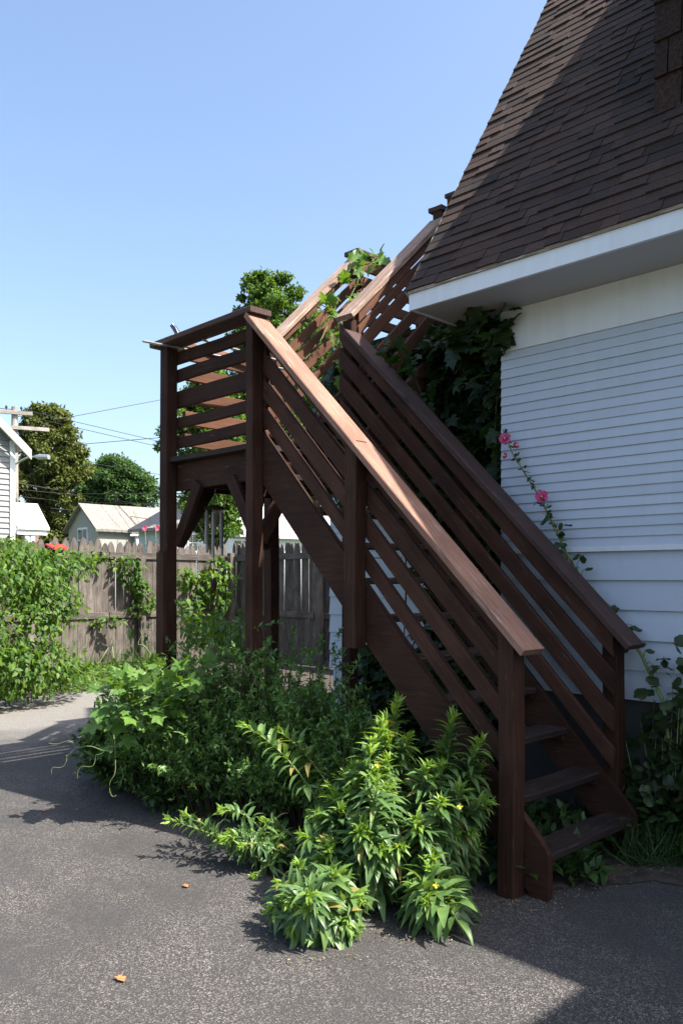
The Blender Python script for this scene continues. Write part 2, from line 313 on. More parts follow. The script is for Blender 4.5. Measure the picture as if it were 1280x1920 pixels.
# ---- leaves
def leaf_tpl(kind):
    if kind == 'lance':      # long leaf, folded along the rib, drooping
        vs, fs = [], []
        prof = [(0,.02),(.12,.068),(.35,.112),(.6,.095),(.82,.05),(1,.0)]
        for (x, hw) in prof:
            zz = .10*math.sin(x*2.2) - .38*x*x
            xx = x*(1-.12*x)
            vs += [(xx,-hw,zz+hw*.35),(xx,0,zz),(xx,hw,zz+hw*.35)]
        for i in range(len(prof)-1):
            for k in range(2): fs.append((i*3+k,i*3+k+1,(i+1)*3+k+1,(i+1)*3+k))
        return vs, fs
    if kind == 'small':
        return [(0,0,0),(.45,-.2,.04),(1,0,-.1),(.45,.2,.04)], [(0,1,2),(0,2,3)]
    if kind == 'ovate':
        vs = [(0,0,0),(.25,-.24,.05),(.6,-.22,.02),(1,0,-.16),(.6,.22,.02),(.25,.24,.05),(.25,0,-.02),(.6,0,-.04)]
        return vs, [(0,1,6),(1,2,7,6),(2,3,7),(3,4,7),(4,5,6,7),(5,0,6)]
    if kind == 'lobed':      # maple-like five lobes
        half = [(0,0),(-.10,-.07),(-.15,-.2),(-.10,-.36),(.03,-.50),(.08,-.38),(.20,-.30),(.34,-.40),(.52,-.50),(.55,-.38),(.58,-.24),(.72,-.19),(.86,-.08)]
        out = half+[(1.0,0)]+[(x,-y) for x, y in reversed(half[1:])]
        vs = [(x,y,-.22*(x-.3)**2-.30*y*y+.05*abs(math.sin(7*y))+.03*math.sin(9*x+5*y)) for x, y in out]+[(.26,0,-.04)]
        n = len(out); return vs, [(i,(i+1)%n,n) for i in range(n)]
    if kind == 'round':      # hollyhock
        vs = []; N = 14
        for i in range(N):
            a = -math.pi+ (i+.5)/N*2*math.pi
            r = .5*(1+.10*math.cos(5*a)); x = .45+r*math.cos(a); y = r*math.sin(a); vs.append((x,y,.07*math.sin(3*a)-.25*(x-.45)**2-.3*y*y))
        vs.append((.3,0,.02)); return vs, [(i,(i+1)%N,N) for i in range(N)]
    if kind == 'blade':
        vs, fs = [], []
        for i, (x, hw) in enumerate([(0,.016),(.35,.017),(.7,.011),(1,.001)]):
            vs += [(x,-hw,-.45*x*x),(x,hw,-.45*x*x)]
        return vs, [(0,1,3,2),(2,3,5,4),(4,5,7,6)]
    if kind == 'petal':
        vs = [(0,0,0),(.5,-.32,.12),(.95,-.3,.28),(1.05,0,.24),(.95,.3,.28),(.5,.32,.12)]
        return vs, [(0,1,2,3),(0,3,4,5)]
TPL = {k: leaf_tpl(k) for k in ('lance','small','ovate','lobed','round','blade','petal')}
LM = {}
def leaf_mesh(kind, mat):
    key = (kind, mat.name)
    if key not in LM:
        vs, fs = TPL[kind]; me = bpy.data.meshes.new(kind+"_leaf"); me.from_pydata(vs, [], fs); me.materials.append(mat)
        for p in me.polygons: p.use_smooth = True
        LM[key] = me
    return LM[key]
def frames(dirs, ups):
    """rotation matrices (N,3,3): X along dirs, Z towards ups"""
    x = dirs/np.linalg.norm(dirs, axis=1, keepdims=True)
    y = np.cross(ups, x); ln = np.linalg.norm(y, axis=1, keepdims=True); bad = ln[:,0] < 1e-4
    if bad.any(): y[bad] = np.cross(np.array([1.,0,0]), x[bad]); ln = np.linalg.norm(y, axis=1, keepdims=True)
    y /= ln; z = np.cross(x, y)
    return np.stack([x, y, z], axis=2)
def scatter(name, kind, pos, rot, sc, mat, parent=None, kind_stuff=True):
    vs, fs = TPL[kind]; tv = np.array(vs, float); n = len(pos)
    sc = np.asarray(sc, float)
    if sc.ndim == 1: sc = np.repeat(sc[:, None], 3, 1)
    v = np.einsum('nij,nkj->nki', rot, tv[None]*sc[:, None, :]) + pos[:, None, :]
    if parent is not None: v = v - np.array(WM[parent.name].translation)[None, None]
    nv = len(tv)
    loops = np.concatenate([np.array(f) for f in fs]); sizes = np.array([len(f) for f in fs])
    me = bpy.data.meshes.new(name)
    me.vertices.add(n*nv); me.vertices.foreach_set("co", v.reshape(-1).astype(np.float32))
    al = (loops[None]+np.arange(n)[:, None]*nv).reshape(-1); asz = np.tile(sizes, n)
    me.loops.add(len(al)); me.loops.foreach_set("vertex_index", al.astype(np.int32))
    me.polygons.add(len(asz)); me.polygons.foreach_set("loop_start", np.concatenate([[0], np.cumsum(asz)[:-1]]).astype(np.int32))
    me.polygons.foreach_set("use_smooth", np.ones(len(asz), dtype=bool))
    me.update(calc_edges=True); me.validate()
    me.materials.append(mat)
    o = bpy.data.objects.new(name, me); link(o, parent, Matrix.Translation(WM[parent.name].translation) if parent is not None else Matrix.Identity(4))
    if kind_stuff: o["kind"] = "stuff"
    return o
def leaf_objs(name, kind, pos, rot, sc, mat, parent):
    me = leaf_mesh(kind, mat); base = WM[parent.name].inverted(); sc = np.asarray(sc, float)
    for i in range(len(pos)):
        o = bpy.data.objects.new(name, me); C.objects.link(o); o.parent = parent
        s = sc[i] if sc.ndim > 1 else (sc[i],)*3
        m = Matrix(rot[i].tolist()).to_4x4() @ Matrix.Diagonal((*[float(q) for q in s], 1)); m.translation = Vector(pos[i].tolist())
        o.matrix_basis = base @ m
def nrm(v): return v/np.linalg.norm(v, axis=-1, keepdims=True)
CAMP = np.array(P(T0, W0, 1))
def split_leaves(name, kind, pos, rot, sc, mat, parent, nparts):
    """the leaves that show largest become parts, the rest one mass"""
    sc = np.asarray(sc, float); size = sc if sc.ndim == 1 else sc[:, 0]
    ang = size/np.linalg.norm(pos-CAMP, axis=1); order = np.argsort(-ang); a, b = order[:nparts], order[nparts:]
    if len(a): leaf_objs(name, kind, pos[a], rot[a], sc[a], mat, parent)
    if len(b): scatter("foliage", kind, pos[b], rot[b], sc[b], mat, parent)

# ================================================================== THE SETTING
g = MB(); g.add([(-900,-900,0),(900,-900,0),(900,900,0),(-900,900,0)], [(0,1,2,3)])
o = g.obj("ground", M['ground']); o["kind"] = "structure"
g = MB()
ap = [(-8.6,-14),(7.5,-14),(7.5,1.1),(-.8,1.1),(-.8,2.9),(-8.6,2.9)]
g.add([(x,y,.004) for x, y in ap], [tuple(range(len(ap)))])
o = g.obj("asphalt_lot", M['asphalt']); o["kind"] = "structure"
g = MB()
sp = [(-10.6,-4),(-8.0,-4),(-8.0,1.2),(-8.15,2.5),(-6.4,1.5),(-4.95,.5),(-3.95,-.05),(-1.5,-.05),(-.05,.1),(.22,.62),(.9,.82),(6,.95),(6,1.3),(-1.2,1.4),(-1.2,6.2),(-10.5,6.2)]
nseg = []
for i in range(len(sp)):
    a, b = sp[i], sp[(i+1)%len(sp)]
    for k in range(8):
        u = k/8; nseg.append((a[0]+(b[0]-a[0])*u+random.uniform(-.05,.05), a[1]+(b[1]-a[1])*u+random.uniform(-.05,.05), .009))
g.add(nseg, [tuple(range(len(nseg)))])
o = g.obj("soil_bed", M['soil']); o["kind"] = "structure"

# ================================================================== THE HOUSE
KW, WE, ZS = .79, .473, 2.15                      # wall plane, eave edge, soffit height
TC, TR, TE = .704, .9575, -4.2                    # corner, rake edge, far right end
ZB = .533                                         # underside of the siding
SL = 1.592                                        # roof slope
ZF = 2.2255                                       # roof plane at the eave
ZRI = 5.1; WRI = WE+(ZRI-ZF)/SL                    # ridge
house = thing("white_house", "white clapboard house with steep dark brown shingle roof beside the wooden stairs", "house", P(-1.5, 2.2, 0))
wall = MB()
prof = [(KW+.012,0),(KW+.012,ZS+.012),(KW+.3,ZF+SL*(KW+.3-WE)-.06),(WRI,ZRI-.12),(2*WRI-KW-.3,ZF+SL*(KW+.3-WE)-.06),(2*WRI-KW,ZS),(2*WRI-KW,0)]
wall.prism([P(TC-.012, w, z) for w, z in prof], P(TE,0,0)-P(TC-.012,0,0))
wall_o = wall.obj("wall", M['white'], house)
fm = MB(); fm.box(P(TC-.004,KW+.004,0), P(TE,KW+.2,ZB-.004)); fm.obj("foundation", M['found'], house)
def siding(parent, a, b, out, z0, z1, n, depth=.012, name="siding_board", mat=M['white']):
    """lapped boards between ground points a and b (t,w), facing out (t,w direction)"""
    A, B = P(a[0],a[1],0), P(b[0],b[1],0); o3 = (P(out[0],out[1],0)).normalized(); e = (z1-z0)/n*S
    for i in range(n):
        z = z0*S+i*e; m = MB(); k = Vector((0,0,1)); ov = .008
        jog = random.uniform(-.0015,.0015)
        pts = [A+k*z+o3*(depth+jog), A+k*(z+e+ov)+o3*.002, A+k*(z+e+ov)-o3*.004, A+k*z-o3*.004]
        pts = [p+(A-B).normalized()*random.uniform(0,.012) for p in pts[:1]]*0 + pts
        m.prism(pts, B-A); m.obj(name, mat, parent)
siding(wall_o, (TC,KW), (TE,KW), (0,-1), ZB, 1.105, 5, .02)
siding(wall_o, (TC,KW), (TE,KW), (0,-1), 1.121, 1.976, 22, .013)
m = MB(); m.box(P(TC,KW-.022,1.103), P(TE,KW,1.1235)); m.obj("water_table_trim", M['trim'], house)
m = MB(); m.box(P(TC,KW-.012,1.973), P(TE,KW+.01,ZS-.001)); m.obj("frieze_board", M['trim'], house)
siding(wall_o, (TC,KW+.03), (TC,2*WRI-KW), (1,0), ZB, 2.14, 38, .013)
# eaves
m = MB(); m.box(P(TR-.01,WE+.012,ZS), P(TE,KW+.005,ZS+.012)); m.obj("soffit", M['soffit'], house)
m = MB(); m.box(P(TR,WE-.004,ZS-.006), P(TE,WE+.012,ZF-.012)); m.obj("fascia", M['trim'], house)
m = MB(); m.box(P(TR+.002,WE-.012,ZF-.0125), P(TE,WE+.02,ZF+.004)); m.obj("bare_fascia_edge", M['bare'], house)
m = MB(); m.box(P(TR+.001,WE+.012,ZS-.004), P(TR-.012,KW+.25,ZF-.02)); m.obj("end_fascia", M['trim'], house)
# roof
nv = Vector((0, -SL, 1)).normalized(); sv = Vector((0, 1, SL)).normalized()   # roof normal and up-slope
def RP(t, s, off=0):                               # point on the roof: s metres up the slope
    return P(t, WE, ZF)+sv*s+nv*off
slen = (P(0,WRI,ZRI)-P(0,WE,ZF)).length
roof = MB()
roof.hexa([RP(TR,-.01,-.03),RP(TE,-.01,-.03),RP(TE,slen,-.03),RP(TR,slen,-.03)], [RP(TR,-.01,.006),RP(TE,-.01,.006),RP(TE,slen,.006),RP(TR,slen,.006)])
bk = P(0, 2*WRI-WE, ZF)
def rb(t, back, off): return P(t, (2*WRI-WE) if back else WRI, ZF if back else ZRI)+Vector((0,SL,1)).normalized()*off
roof.hexa([rb(TR,1,-.03),rb(TE,1,-.03),rb(TE,0,-.03),rb(TR,0,-.03)], [rb(TR,1,.012),rb(TE,1,.012),rb(TE,0,.012),rb(TR,0,.012)])
roof_o = roof.obj("roof", M['shingle'], house)
m = MB(); m.hexa([RP(TR+.0125,-.02,-.05),RP(TR+.0002,-.02,-.05),RP(TR+.0002,slen,-.05),RP(TR+.0125,slen,-.05)], [RP(TR+.0125,-.02,.014),RP(TR+.0105,-.02,.014),RP(TR+.0105,slen,.014),RP(TR+.0125,slen,.014)])
m.obj("drip_edge", M['drip'], house)
widths = [.10,.14,.18,.23,.28]
def shingle_me(wd, th):
    L = .17; m = MB()
    lift = .006
    m.hexa([(0,0,.001),(wd,0,.001),(wd,L,-.002),(0,L,-.002)], [(.001,0,th+lift),(wd-.001,0,th+lift),(wd-.001,L,.002),(.001,L,.002)])
    return m.mesh("shingle", M['shingle'])
SH = [[shingle_me(w_, th) for th in (.007,.014)] for w_ in widths]
expo = .059*S; cand = []
rx = Vector((1,0,0))
for k in range(int(slen/expo)):
    x = -TR*S-random.uniform(0,.2)-.004
    while x < 1.3*S:
        i = random.randrange(5); wd = widths[i]; x0 = x; x += wd
        if x0 < -TR*S-.012:                        # first piece trimmed to the rake: start it at the edge
            x0 = -TR*S-.012; x = x0+wd
        cand.append((k, x0, i, random.randrange(2)))
mats3 = []
def sh_matrix(k, x0):
    p = RP(0, k*expo-.012, .006); p.x = x0
    wob = random.uniform(-.004,.004)
    mt = Matrix((rx, sv, nv)).transposed().to_4x4(); mt.translation = p+sv*wob; return mt
def vis(k, x0):
    p = RP(0, k*expo); p.x = x0+.1
    d = (p.x-CAMP[0])*-.709+(p.y-CAMP[1])*.705; X = (p.x-CAMP[0])*.705+(p.y-CAMP[1])*.709
    px = CX+F*X/d; py = HY-F*(p.z-CAMP[2])/d
    return (px < 1330 and py > -40), d
seen = [(vis(k,x0)[1], k, x0, i, th) for (k,x0,i,th) in cand if vis(k,x0)[0]]; seen.sort()
front = set((k,x0) for d,k,x0,i,th in seen[:300])
rest = MB()
for (k, x0, i, th) in cand:
    mt = sh_matrix(k, x0); me = SH[i][th]
    if (k, x0) in front: mesh_obj("shingle", me, roof_o, mt)
    else: rest.add([mt @ v.co for v in me.vertices], [tuple(p.vertices) for p in me.polygons])
ro = rest.obj("shingle_field", M['shingle'], roof_o); ro["kind"] = "stuff"
# dormer
TD0, TD1, ZD0, ZD1, DS = .014, -3.4, 2.73, 3.49, 1.05
m = MB()
m.prism([P(TD0,KW,ZD0-.03), P(TD0,KW,ZD1), P(TD0,2.19,ZD1+DS*(2.19-KW)-.02)], P(TD1,0,0)-P(TD0,0,0))
dorm = m.obj("dormer", M['shake'], house)
m = MB(); a0, a1 = KW-.28, 2.19
dz = lambda w_: ZD1+DS*(w_-KW)+.02
m.prism([P(TD0+.012,KW-.03,dz(KW-.03)),P(-.5,a0,dz(a0)),P(TD1-.02,a0,dz(a0)),P(TD1-.02,a1,dz(a1)),P(TD0+.012,a1,dz(a1))], P(0,0,.04))  # unseen roof edge: overhang and cut corner shaped for where its shade falls
m.obj("dormer_roof", M['shingle'], house)
z = ZD0-.01; row = 0
while z < ZD1-.1:
    hgt = random.uniform(.135,.15); x = TD0+.006
    while x > -.5:
        wd = random.uniform(.055,.12); m = MB(); j = random.uniform(.004,.014)
        m.hexa([P(x,KW-.012-j*.4,z),P(x-wd+.006,KW-.012-j*.4,z),P(x-wd+.006,KW,z),P(x,KW,z)],[P(x,KW-.003,z+hgt+.01),P(x-wd+.006,KW-.003,z+hgt+.01),P(x-wd+.006,KW+.002,z+hgt+.01),P(x,KW+.002,z+hgt+.01)])
        m.obj("shake", M['shake'], dorm); x -= wd
    z += hgt; row += 1
m = MB(); m.box(P(-.6,KW-.02,2.9), P(-1.2,KW+.01,3.35)); wo = m.obj("dormer_window", M['trim'], house)
m = MB(); m.box(P(-.64,KW-.024,2.94), P(-1.16,KW-.021,3.31)); m.obj("pane", M['glass'], wo)
# unseen front ell at the right, sized for the ground shadow edge it casts
m = MB(); TV, ZV = -2.28, 2.8
m.box(P(TV-.25,-.2,0), P(TE,KW,ZV-.1)); ell = m.obj("unseen_ell_wall", M['white'], house)
m = MB(); wm_ = TV-1.1
m.prism([P(TV,-.42,ZV-.1),P(TV,-.42,ZV),P(wm_,-.42,ZV+.35),P(2*wm_-TV,-.42,ZV),P(2*wm_-TV,-.42,ZV-.1)], P(0,1.8,0)-P(0,0,0)); m.obj("unseen_ell_roof", M['shingle'], house)
siding(ell, (TV-.25,-.2), (TV-.25,KW), (1,0), .1, 2.65, 26, .013)
# rear wing with the flat roof
WG, TG0, TG1, ZG = 1.36, TC, 2.36, 2.34
m = MB(); m.box(P(TG0+.012,WG+.012,0), P(TG1-.012,3.3,ZG)); wing = m.obj("rear_wing_wall", M['white'], house)
siding(wing, (TG1,WG), (TG0+.02,WG), (0,-1), .44, 1.105, 6, .02)
siding(wing, (TG1,WG), (TG0+.02,WG), (0,-1), 1.121, 2.2, 28, .013)
siding(wing, (TG1,WG), (TG1,3.3), (1,0), .44, 1.105, 6, .02)
siding(wing, (TG1,WG), (TG1,3.3), (1,0), 1.121, 2.2, 28, .013)
m = MB(); m.box(P(TG0+.03,WG-.03,ZG-.14), P(TG1+.03,3.33,ZG+.02)); m.obj("wing_roof_edge", M['stain'], house)
wt = [on_w(x, y, WG) for x, y in ((868,800),(934,905))]
m = MB(); t0_, t1_ = wt[0][0], wt[1][0]; z0_, z1_ = 1.18, 1.78
for a, b in ((t0_+.03,t0_-.0),(t1_+.0,t1_-.03)): m.box(P(a,WG-.03,z0_), P(b,WG-.004,z1_))
m.box(P(t0_+.03,WG-.032,z1_-.02), P(t1_-.03,WG-.004,z1_+.03)); m.box(P(t0_+.035,WG-.04,z0_-.02), P(t1_-.035,WG-.004,z0_+.01)); m.box(P(t0_,WG-.026,(z0_+z1_)/2-.012), P(t1_,WG-.004,(z0_+z1_)/2+.012))
wf = m.obj("wing_window", M['trim'], house)
for za, zb in ((z0_+.01,(z0_+z1_)/2-.012),((z0_+z1_)/2+.012,z1_-.02)):
    m = MB(); m.box(P(t0_,WG-.018,za), P(t1_,WG-.006,zb)); m.obj("pane", M['glass'], wf)

# ================================================================== THE STAIRS
st = thing("wooden_staircase", "brown stained wooden outdoor staircase with landing turning up along the white house", "staircase", P(.9, .3, 0))
UP = Vector((0,0,1)); LW = Vector((0,1,0)); LT = Vector((-1,0,0))
IN = .0254
def post(t, w, z0, z1, size=.0605, name="post", mat=M['stain']):
    return board(name, P(t,w,z0), P(t,w,z1), LT, size*S, size*S, mat, st, wob=.004, ch=.005)
def slat(p0, p1, wd, name="rail_slat", mat=None, th=.034, wdir=UP, **kw):
    return board(name, p0, p1, wdir, wd, th, mat or M['slat'], st, **kw)
m1 = 1.06; mc = .99; LS = .083
cl = lambda t: .72+mc*t                          # underside of the near cap
CO = math.cos(math.atan(mc)); stp = lambda t: .16+m1*t
# --- lower flight posts
post(.113,-.031,0,cl(.113)-.0); post(.792,-.031,.74,cl(.792)); board('post', P(1.389,-.031,0), P(1.389,-.031,2.10), LT, .046*S, .0605*S, M['stain'], st, wob=.004, ch=.005); post(1.954+LS,-.031,0,2.10)
post(.113,.641,0,cl(.113)-.0); post(.792,.641,.72,cl(.792)); post(1.478,.641,0,2.25)
post(1.954+LS,.611,0,2.30)
post(1.985+LS,-.030,0,1.13,.05,"post_sister")
board("post_sister", P(1.955+LS,-.0725,0), P(1.955+LS,-.0725,1.12), LT, .06*S, .03, M['stain'], st)
# --- stringers
def stringer(w0, w1):
    pts = [(0,0),(0,.145),(.02,.175),(1.40,stp(1.40)),(1.40,1.30),(1.37,stp(1.37)-.215),(.055,0)]
    m = MB(); m.prism([P(t,w0,z) for t, z in pts], P(0,w1,0)-P(0,w0,0)); return m.obj("stringer", M['stain'], st)
stringer(.001,.027); stringer(.583,.609)
# --- treads
for i in range(1, 11):
    z = .1430*i-.0125; t0 = .135*(i-1)+.004
    me_w = .118
    board("tread", P(t0+me_w/2-.004,.027,z), P(t0+me_w/2-.004,.583,z), LT, me_w*S, .038, M['tread'], st, wob=.003, ch=.006)
    board("tread_cleat", P(t0+.006,.036,z-.024), P(t0+.11,.036,z-.024), LW, .02*S, .03, M['stain'], st)
    board("tread_cleat", P(t0+.006,.574,z-.024), P(t0+.11,.574,z-.024), LW, .02*S, .03, M['stain'], st)
# --- sloped rails of the lower flight
offs = [(.01,.175),(.25,.425),(.505,.67),(.76,.905)]
for (a, b) in offs:
    c = (a+b)/2
    def sz(t, f, dz=0): return cl(t)+dz-f*(cl(t)+dz-stp(t))
    ta, tb = .112, 1.41; wd = (b-a)*.5*(cl(ta)-stp(ta)+cl(tb)-stp(tb))*CO*S
    slat(P(ta,.0145,sz(ta,c)), P(tb,.0145,sz(tb,c)), wd, mat=M['stainmid'], wob=.004, sk0=mc, sk1=mc)
    ta, tb = .085, 1.50
    slat(P(ta,.595,sz(ta,c)), P(tb,.595,sz(tb,c,.03)), wd, mat=M['stainmid'], wob=.004, sk0=mc, sk1=mc)
CW = .113*S
def cap(p0, p1, side, name="handrail_cap", mat=M['cap'], wd=CW, **kw): return board(name, p0, p1, side, wd, .038, mat, st, wob=.003, ch=.005, seg=6, **kw)
cap(P(.036,-.028,cl(.036)+.016), P(1.385,-.028,cl(1.385)+.008), LW)
cap(P(.018,.622,cl(.018)+.012), P(1.45,.622,cl(1.45)+.025), LW, mat=M['capold'])
# --- landing
ZD = 1.5726
cap(P(1.345,-.03,2.118), P(2.118,-.03,2.118), LW, mat=M['capold'])
cap(P(2.040,.029,2.117), P(2.040,.585,2.117), LT)
for (a, b) in ((2.028,2.084),(1.943,1.9995),(1.817,1.896),(1.72,1.77),(1.625,1.676)):
    slat(P(1.351,.0145,(a+b)/2+.004), P(2.067,.0145,(a+b)/2-.004), (b-a)*S, name="landing_slat", mat=M['stain'], wob=.004)
for (a, b) in ((2.045,2.10),(1.95,2.01),(1.844,1.906),(1.735,1.80),(1.631,1.69)):
    slat(P(1.995,.028,(a+b)/2), P(1.995,.64,(a+b)/2), (b-a)*S, name="landing_slat", wob=.004)
# rim joists, deck boards
slat(P(1.413,.0145,1.482), P(2.067,.0145,1.482), .128*S, name="rim_joist", mat=M['stain'], th=.038)
slat(P(1.995,.03,1.482), P(1.995,.64,1.482), .128*S, name="rim_joist", mat=M['stain'], th=.038)
slat(P(1.421,.03,1.482), P(1.421,.60,1.482), .128*S, name="rim_joist", mat=M['stain'], th=.038)
slat(P(1.443,.652,1.482), P(2.013,.652,1.482), .128*S, name="rim_joist", mat=M['stain'], th=.038)
for j in range(3): slat(P(1.53+.16*j,.03,1.478), P(1.53+.16*j,.64,1.478), .11*S, name="deck_joist", mat=M['stain'], th=.038)
w = -.045
while w < .66:
    wd = .09
    tt = (1.383,2.068) if w > 0 else (1.415,2.075)
    board("deck_board", P(tt[0],w+wd/2,1.5605), P(tt[1]-.06 if w>0 else tt[1]-.005,w+wd/2,1.5605), LW, wd*S, .036, M['tread'], st, wob=.003); w += wd+.006
# knee braces
slat(P(2.013,.0,1.16), P(1.828,.0,1.44), .06*S, name="knee_brace", mat=M['stain'], th=.038, wdir=LT)
slat(P(1.408,.0,1.16), P(1.583,.0,1.44), .06*S, name="knee_brace", mat=M['stain'], th=.038, wdir=LT)
slat(P(2.028,.02,1.16), P(2.028,.20,1.44), .06*S, name="knee_brace", mat=M['stain'], th=.038, wdir=LW)
slat(P(2.028,.58,1.16), P(2.028,.41,1.44), .06*S, name="knee_brace", mat=M['stain'], th=.038, wdir=LW)
slat(P(1.413,.02,1.16), P(1.413,.20,1.44), .06*S, name="knee_brace", mat=M['stain'], th=.038, wdir=LW)
# --- upper flight, along w
mu = .95; CU = math.cos(math.atan(mu))
cu = lambda w: 2.275+mu*(w-.63)                    # underside of its caps
def ustr(t0, t1):
    pts = [(.64,1.40),(.64,1.64),(1.33,1.64+mu*.69),(1.33,1.38+mu*.69)]
    m = MB(); m.prism([P(t0,w,z) for w, z in pts], P(t1,0,0)-P(t0,0,0)); m.obj("stringer", M['slat'], st)
ustr(1.452,1.478); ustr(1.985,2.011)
for i in range(1, 7):
    z = ZD+.138*i-.0125; w = .655+.137*(i-1)
    board("tread", P(1.478,w+.055,z), P(1.985,w+.055,z), LW, .118*S, .038, M['tread'], st, wob=.003)
for tt, oo, w1 in ((1.4475, ((.0,.062),(.078,.128),(.15,.228),(.29,.36),(.42,.50)), 1.335), (1.993, ((.0,.045),(.085,.15),(.175,.24),(.262,.33),(.38,.44)), 1.26)):
    for a, b in oo:
        c = (a+b)/2; slat(P(tt,.655 if tt < 1.8 else .60,cu(.655 if tt < 1.8 else .60)-c), P(tt,w1,cu(w1)-c), (b-a)*CU*S, wob=.004, sk0=mu, sk1=mu)
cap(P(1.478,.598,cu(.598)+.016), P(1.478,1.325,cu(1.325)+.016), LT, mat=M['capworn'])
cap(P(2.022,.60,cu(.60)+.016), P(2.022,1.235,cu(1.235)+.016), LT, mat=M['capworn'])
ZU = ZD+.138*6+.0
post(1.478,1.34,ZG+.02,3.0); post(2.03,1.25,1.9,2.885)
board("post_cap", P(1.44,1.345,3.012), P(1.53,1.345,3.012), LW, .09*S, .038, M['capold'], st)
post(1.478,1.47,ZG+.02,3.12); board("post_cap", P(1.44,1.47,3.132), P(1.52,1.47,3.132), LW, .075*S, .035, M['capold'], st)
# roof deck rails
cap(P(2.03,1.205,2.90), P(2.03,2.55,2.90), LT, mat=M['capold'])
for (a, b) in ((2.80,2.86),(2.70,2.76),(2.585,2.645),(2.48,2.54)):
    slat(P(1.993,1.22,(a+b)/2), P(1.993,2.55,(a+b)/2), (b-a)*S, name="deck_rail_slat", wob=.004)
    slat(P(1.478,1.50,(a+b)/2+.12), P(1.02,1.50,(a+b)/2+.12), (b-a)*S, name="deck_rail_slat", wob=.004)
    slat(P(1.93,2.55,(a+b)/2), P(1.0,2.55,(a+b)/2), (b-a)*S, name="deck_rail_slat", wob=.004)
for tt, ww in ((2.03,1.85),(2.03,2.58),(1.4,2.58),(1.0,2.58),(1.04,1.53)): post(tt, ww, ZG+.02, 2.87 if ww > 1.6 else 2.98)
cap(P(2.0,2.58,2.885), P(.98,2.58,2.885), LW, mat=M['capold'])
for j in range(10):
    w = 1.34+j*.125; board("deck_board", P(1.0,w+.06,ZG+.034), P(2.06,w+.06,ZG+.034), LW, .118*S, .036, M['tread'], st)

# things on and under the landing
sl = thing("solar_lamp", "small dark solar panel lamp clipped on the corner of the landing rail", "lamp", P(1.98,-.03,2.131))
m = MB(); m.tube([P(1.98,-.03,2.131),P(1.98,-.03,2.152)], .008, 8); m.obj("bracket", M['metal'], sl)
m = MB(); m.tube([P(2.0+.025*math.cos(a),-.045+.02*math.sin(a),2.142+.006*math.cos(2*a)) for a in np.linspace(0,9,22)], .0022, 5); m.obj("cable", M['metal'], sl)
bx = board_mesh("panel", .075, .06, .03, M['panel']); ob = mesh_obj("panel", bx, sl, Matrix.Translation(P(1.98,-.03,2.173)) @ Matrix.Rotation(R(35),4,'Z') @ Matrix.Rotation(R(58),4,'Y'))
tag(board("metal_rod", P(2.015,-.185,2.0965), P(1.94,.62,2.0965), LT, .03, .012, M['metal'], None), "grey metal rod poking out under the landing rail corner", "rod")
tag(board("wood_strip", P(1.8,-.0,2.0955), P(1.82,.45,2.0925), LT, .02, .012, M['metal'], None), "thin pale strip resting across the landing rails", "strip")
cp = Vector(on_w(392, 880, .30)); cp = (1.88, .12, 1.42)
ch = thing("wind_chime", "wind chime with metal tubes hanging under the stair landing", "wind chime", P(cp[0],cp[1],1.0))
m = MB(); m.tube([P(cp[0],cp[1],1.545),P(cp[0],cp[1],1.335)], .003, 5); m.obj("cord", M['wire'], ch)
m = MB(); m.tube([P(cp[0],cp[1],1.345),P(cp[0],cp[1],1.335),P(cp[0],cp[1],1.325)], [.03,.075,.07], 14); m.obj("top_disc", M['stain'], ch)
m = MB(); m.tube([P(cp[0],cp[1],1.33),P(cp[0],cp[1],1.0)], .002, 5); m.tube([P(cp[0],cp[1],1.205),P(cp[0],cp[1],1.19)], [.035,.035], 12); m.obj("striker", M['stain'], ch)
for i in range(6):
    a = i*math.pi/3+.3; dx, dy = .062*math.cos(a), .062*math.sin(a); L = (.17,.205,.14,.19,.15,.215)[i]
    q = P(cp[0],cp[1],1.31)+Vector((dx,dy,0)); m = MB(); m.tube([q,q+Vector((0,0,-L*S))], .0105, 8); m.tube([q,q+Vector((0,0,.03))], .0015, 4); m.obj("tube", M['chime'], ch)
m = MB(); q = P(cp[0],cp[1],1.0); m.tube([q,q+Vector((0,0,-.04)),q+Vector((0,0,-.1))], [.004,.024,.012], 8); m.obj("wind_catcher", M['stain'], ch)

